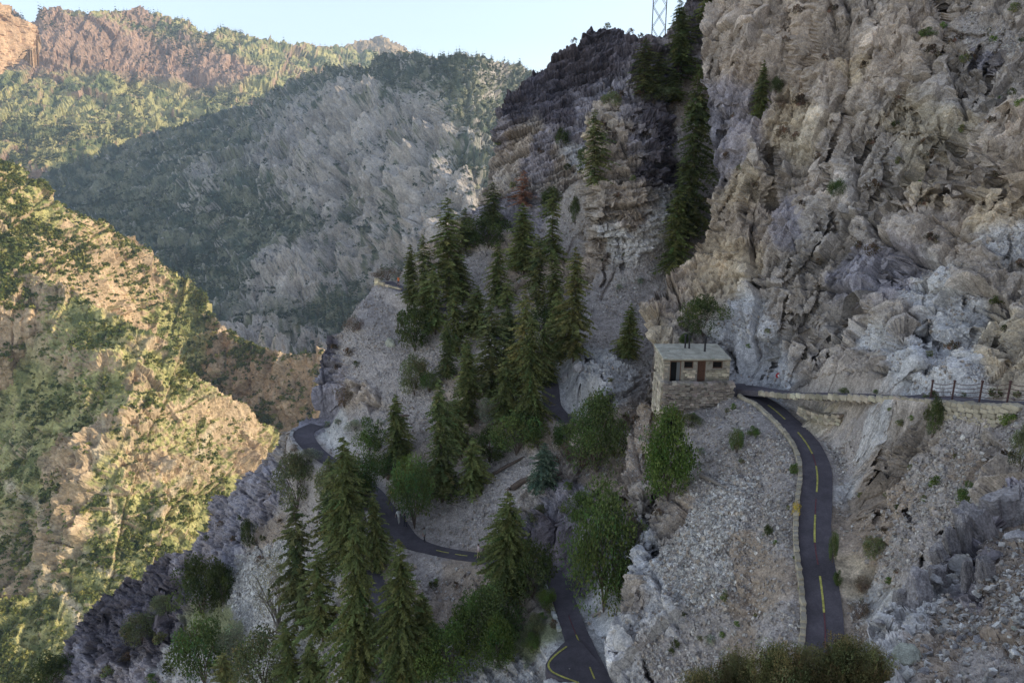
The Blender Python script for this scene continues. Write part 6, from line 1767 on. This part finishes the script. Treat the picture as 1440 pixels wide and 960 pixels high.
def trail_pt(key, u, v, lat=0.0):
    c = LINES[key]; pu, pv, _ = proj(c[:, :3]); i = int(np.argmin(np.hypot(pu - u, pv - v)))
    return c[i, :3] + side(c)[i] * lat + [0, 0, .04]
person(trail_pt('mid', 674, 786, .3), 2.0, 'hiker in a pale pink shirt and tan trousers on the path beside the dense conifer', (.62, .50, .50), (.48, .36, .24))
person(trail_pt('mid', 586, 766, -.9), 1.2, 'hiker in dark clothes standing where the path leaves the wide bend', (.30, .30, .27), (.04, .04, .05))
person(trail_pt('mid', 558, 744, -1.2), -1.0, 'hiker in black standing beside the yellow notice board', (.05, .05, .06), (.035, .035, .05))
person(trail_pt('mid', 550, 738, -.9), .6, 'hiker in white bending down in front of the yellow notice board', (.72, .70, .66), (.55, .52, .48), bent=.75, armbend=-.5)
person(trail_pt('high', 557, 404, -.6), 2.6, 'hiker in an orange shirt and dark shorts at the overlook parapet', (.72, .16, .04), (.06, .04, .04), shorts=True)
# the notice board at the wide bend
_P = trail_pt('mid', 537, 713, -1.35)
sg = empty('notice_board', tuple(_P), rz=.3, label='blank yellow notice board on two posts at the wide bend of the path', cat='sign')
M_SIGN = mat('yellow_board', (.55, .42, .14), .7, noise=[(7, .85, 1.1, 3)])
link('board', box_mesh('board', [((-.36, -.03, 1.25), (.36, .03, 1.85))], M_SIGN, .01), sg)
for sx in (-.3, .3):
    link('post', box_mesh('post', [((sx - .05, .031, -.4), (sx + .05, .12, 1.9))], M_WOOD), sg)
# little red and white marker fixed to the cliff beside the upper path
_P = on(C_, 1094, 524)
mk = empty('trail_marker', tuple(_P + np.array([-.15, -.45, -.1])), rz=-.2, label='small red marker with a white centre on the cliff above the path junction', cat='marker')
def disc(name, r, y, z, m, d=.02, seg_=18):
    b = bmesh.new(); bmesh.ops.create_cone(b, cap_ends=True, segments=seg_, radius1=r, radius2=r, depth=d, matrix=Matrix.Translation((0, y, z)) @ Matrix.Rotation(R(90), 4, 'X'))
    me = bpy.data.meshes.new(name); b.to_mesh(me); me.materials.append(m); return me
link('plate', disc('plate', .27, 0, 0, mat('red_enamel', (.45, .03, .04), .5), .03), mk)
link('symbol', disc('symbol', .12, -.022, .02, mat('white_enamel', (.8, .8, .78), .5), .012), mk)
link('bracket', box_mesh('bracket', [((-.03, .016, -.03), (.03, .9, .03))], M_IRON), mk)

# ------------------------------------------------------------------ air
def haze():
    me = box_mesh('haze', [((-6500, -400, -700), (6500, 9500, 1250))], mat('unused', (.5, .5, .5)))
    m = bpy.data.materials.new('haze'); m.use_nodes = True
    nt = m.node_tree; nt.nodes.clear()
    out = nt.nodes.new('ShaderNodeOutputMaterial'); v = nt.nodes.new('ShaderNodeVolumePrincipled')
    v.inputs['Color'].default_value = (.62, .78, 1.0, 1); v.inputs['Density'].default_value = HAZE; v.inputs['Anisotropy'].default_value = .2
    nt.links.new(v.outputs[0], out.inputs['Volume'])
    m.cycles.volume_sampling = 'DISTANCE'
    me.materials[0] = m
    link('haze', me, kind='stuff')
HAZE = 0.00008
haze()
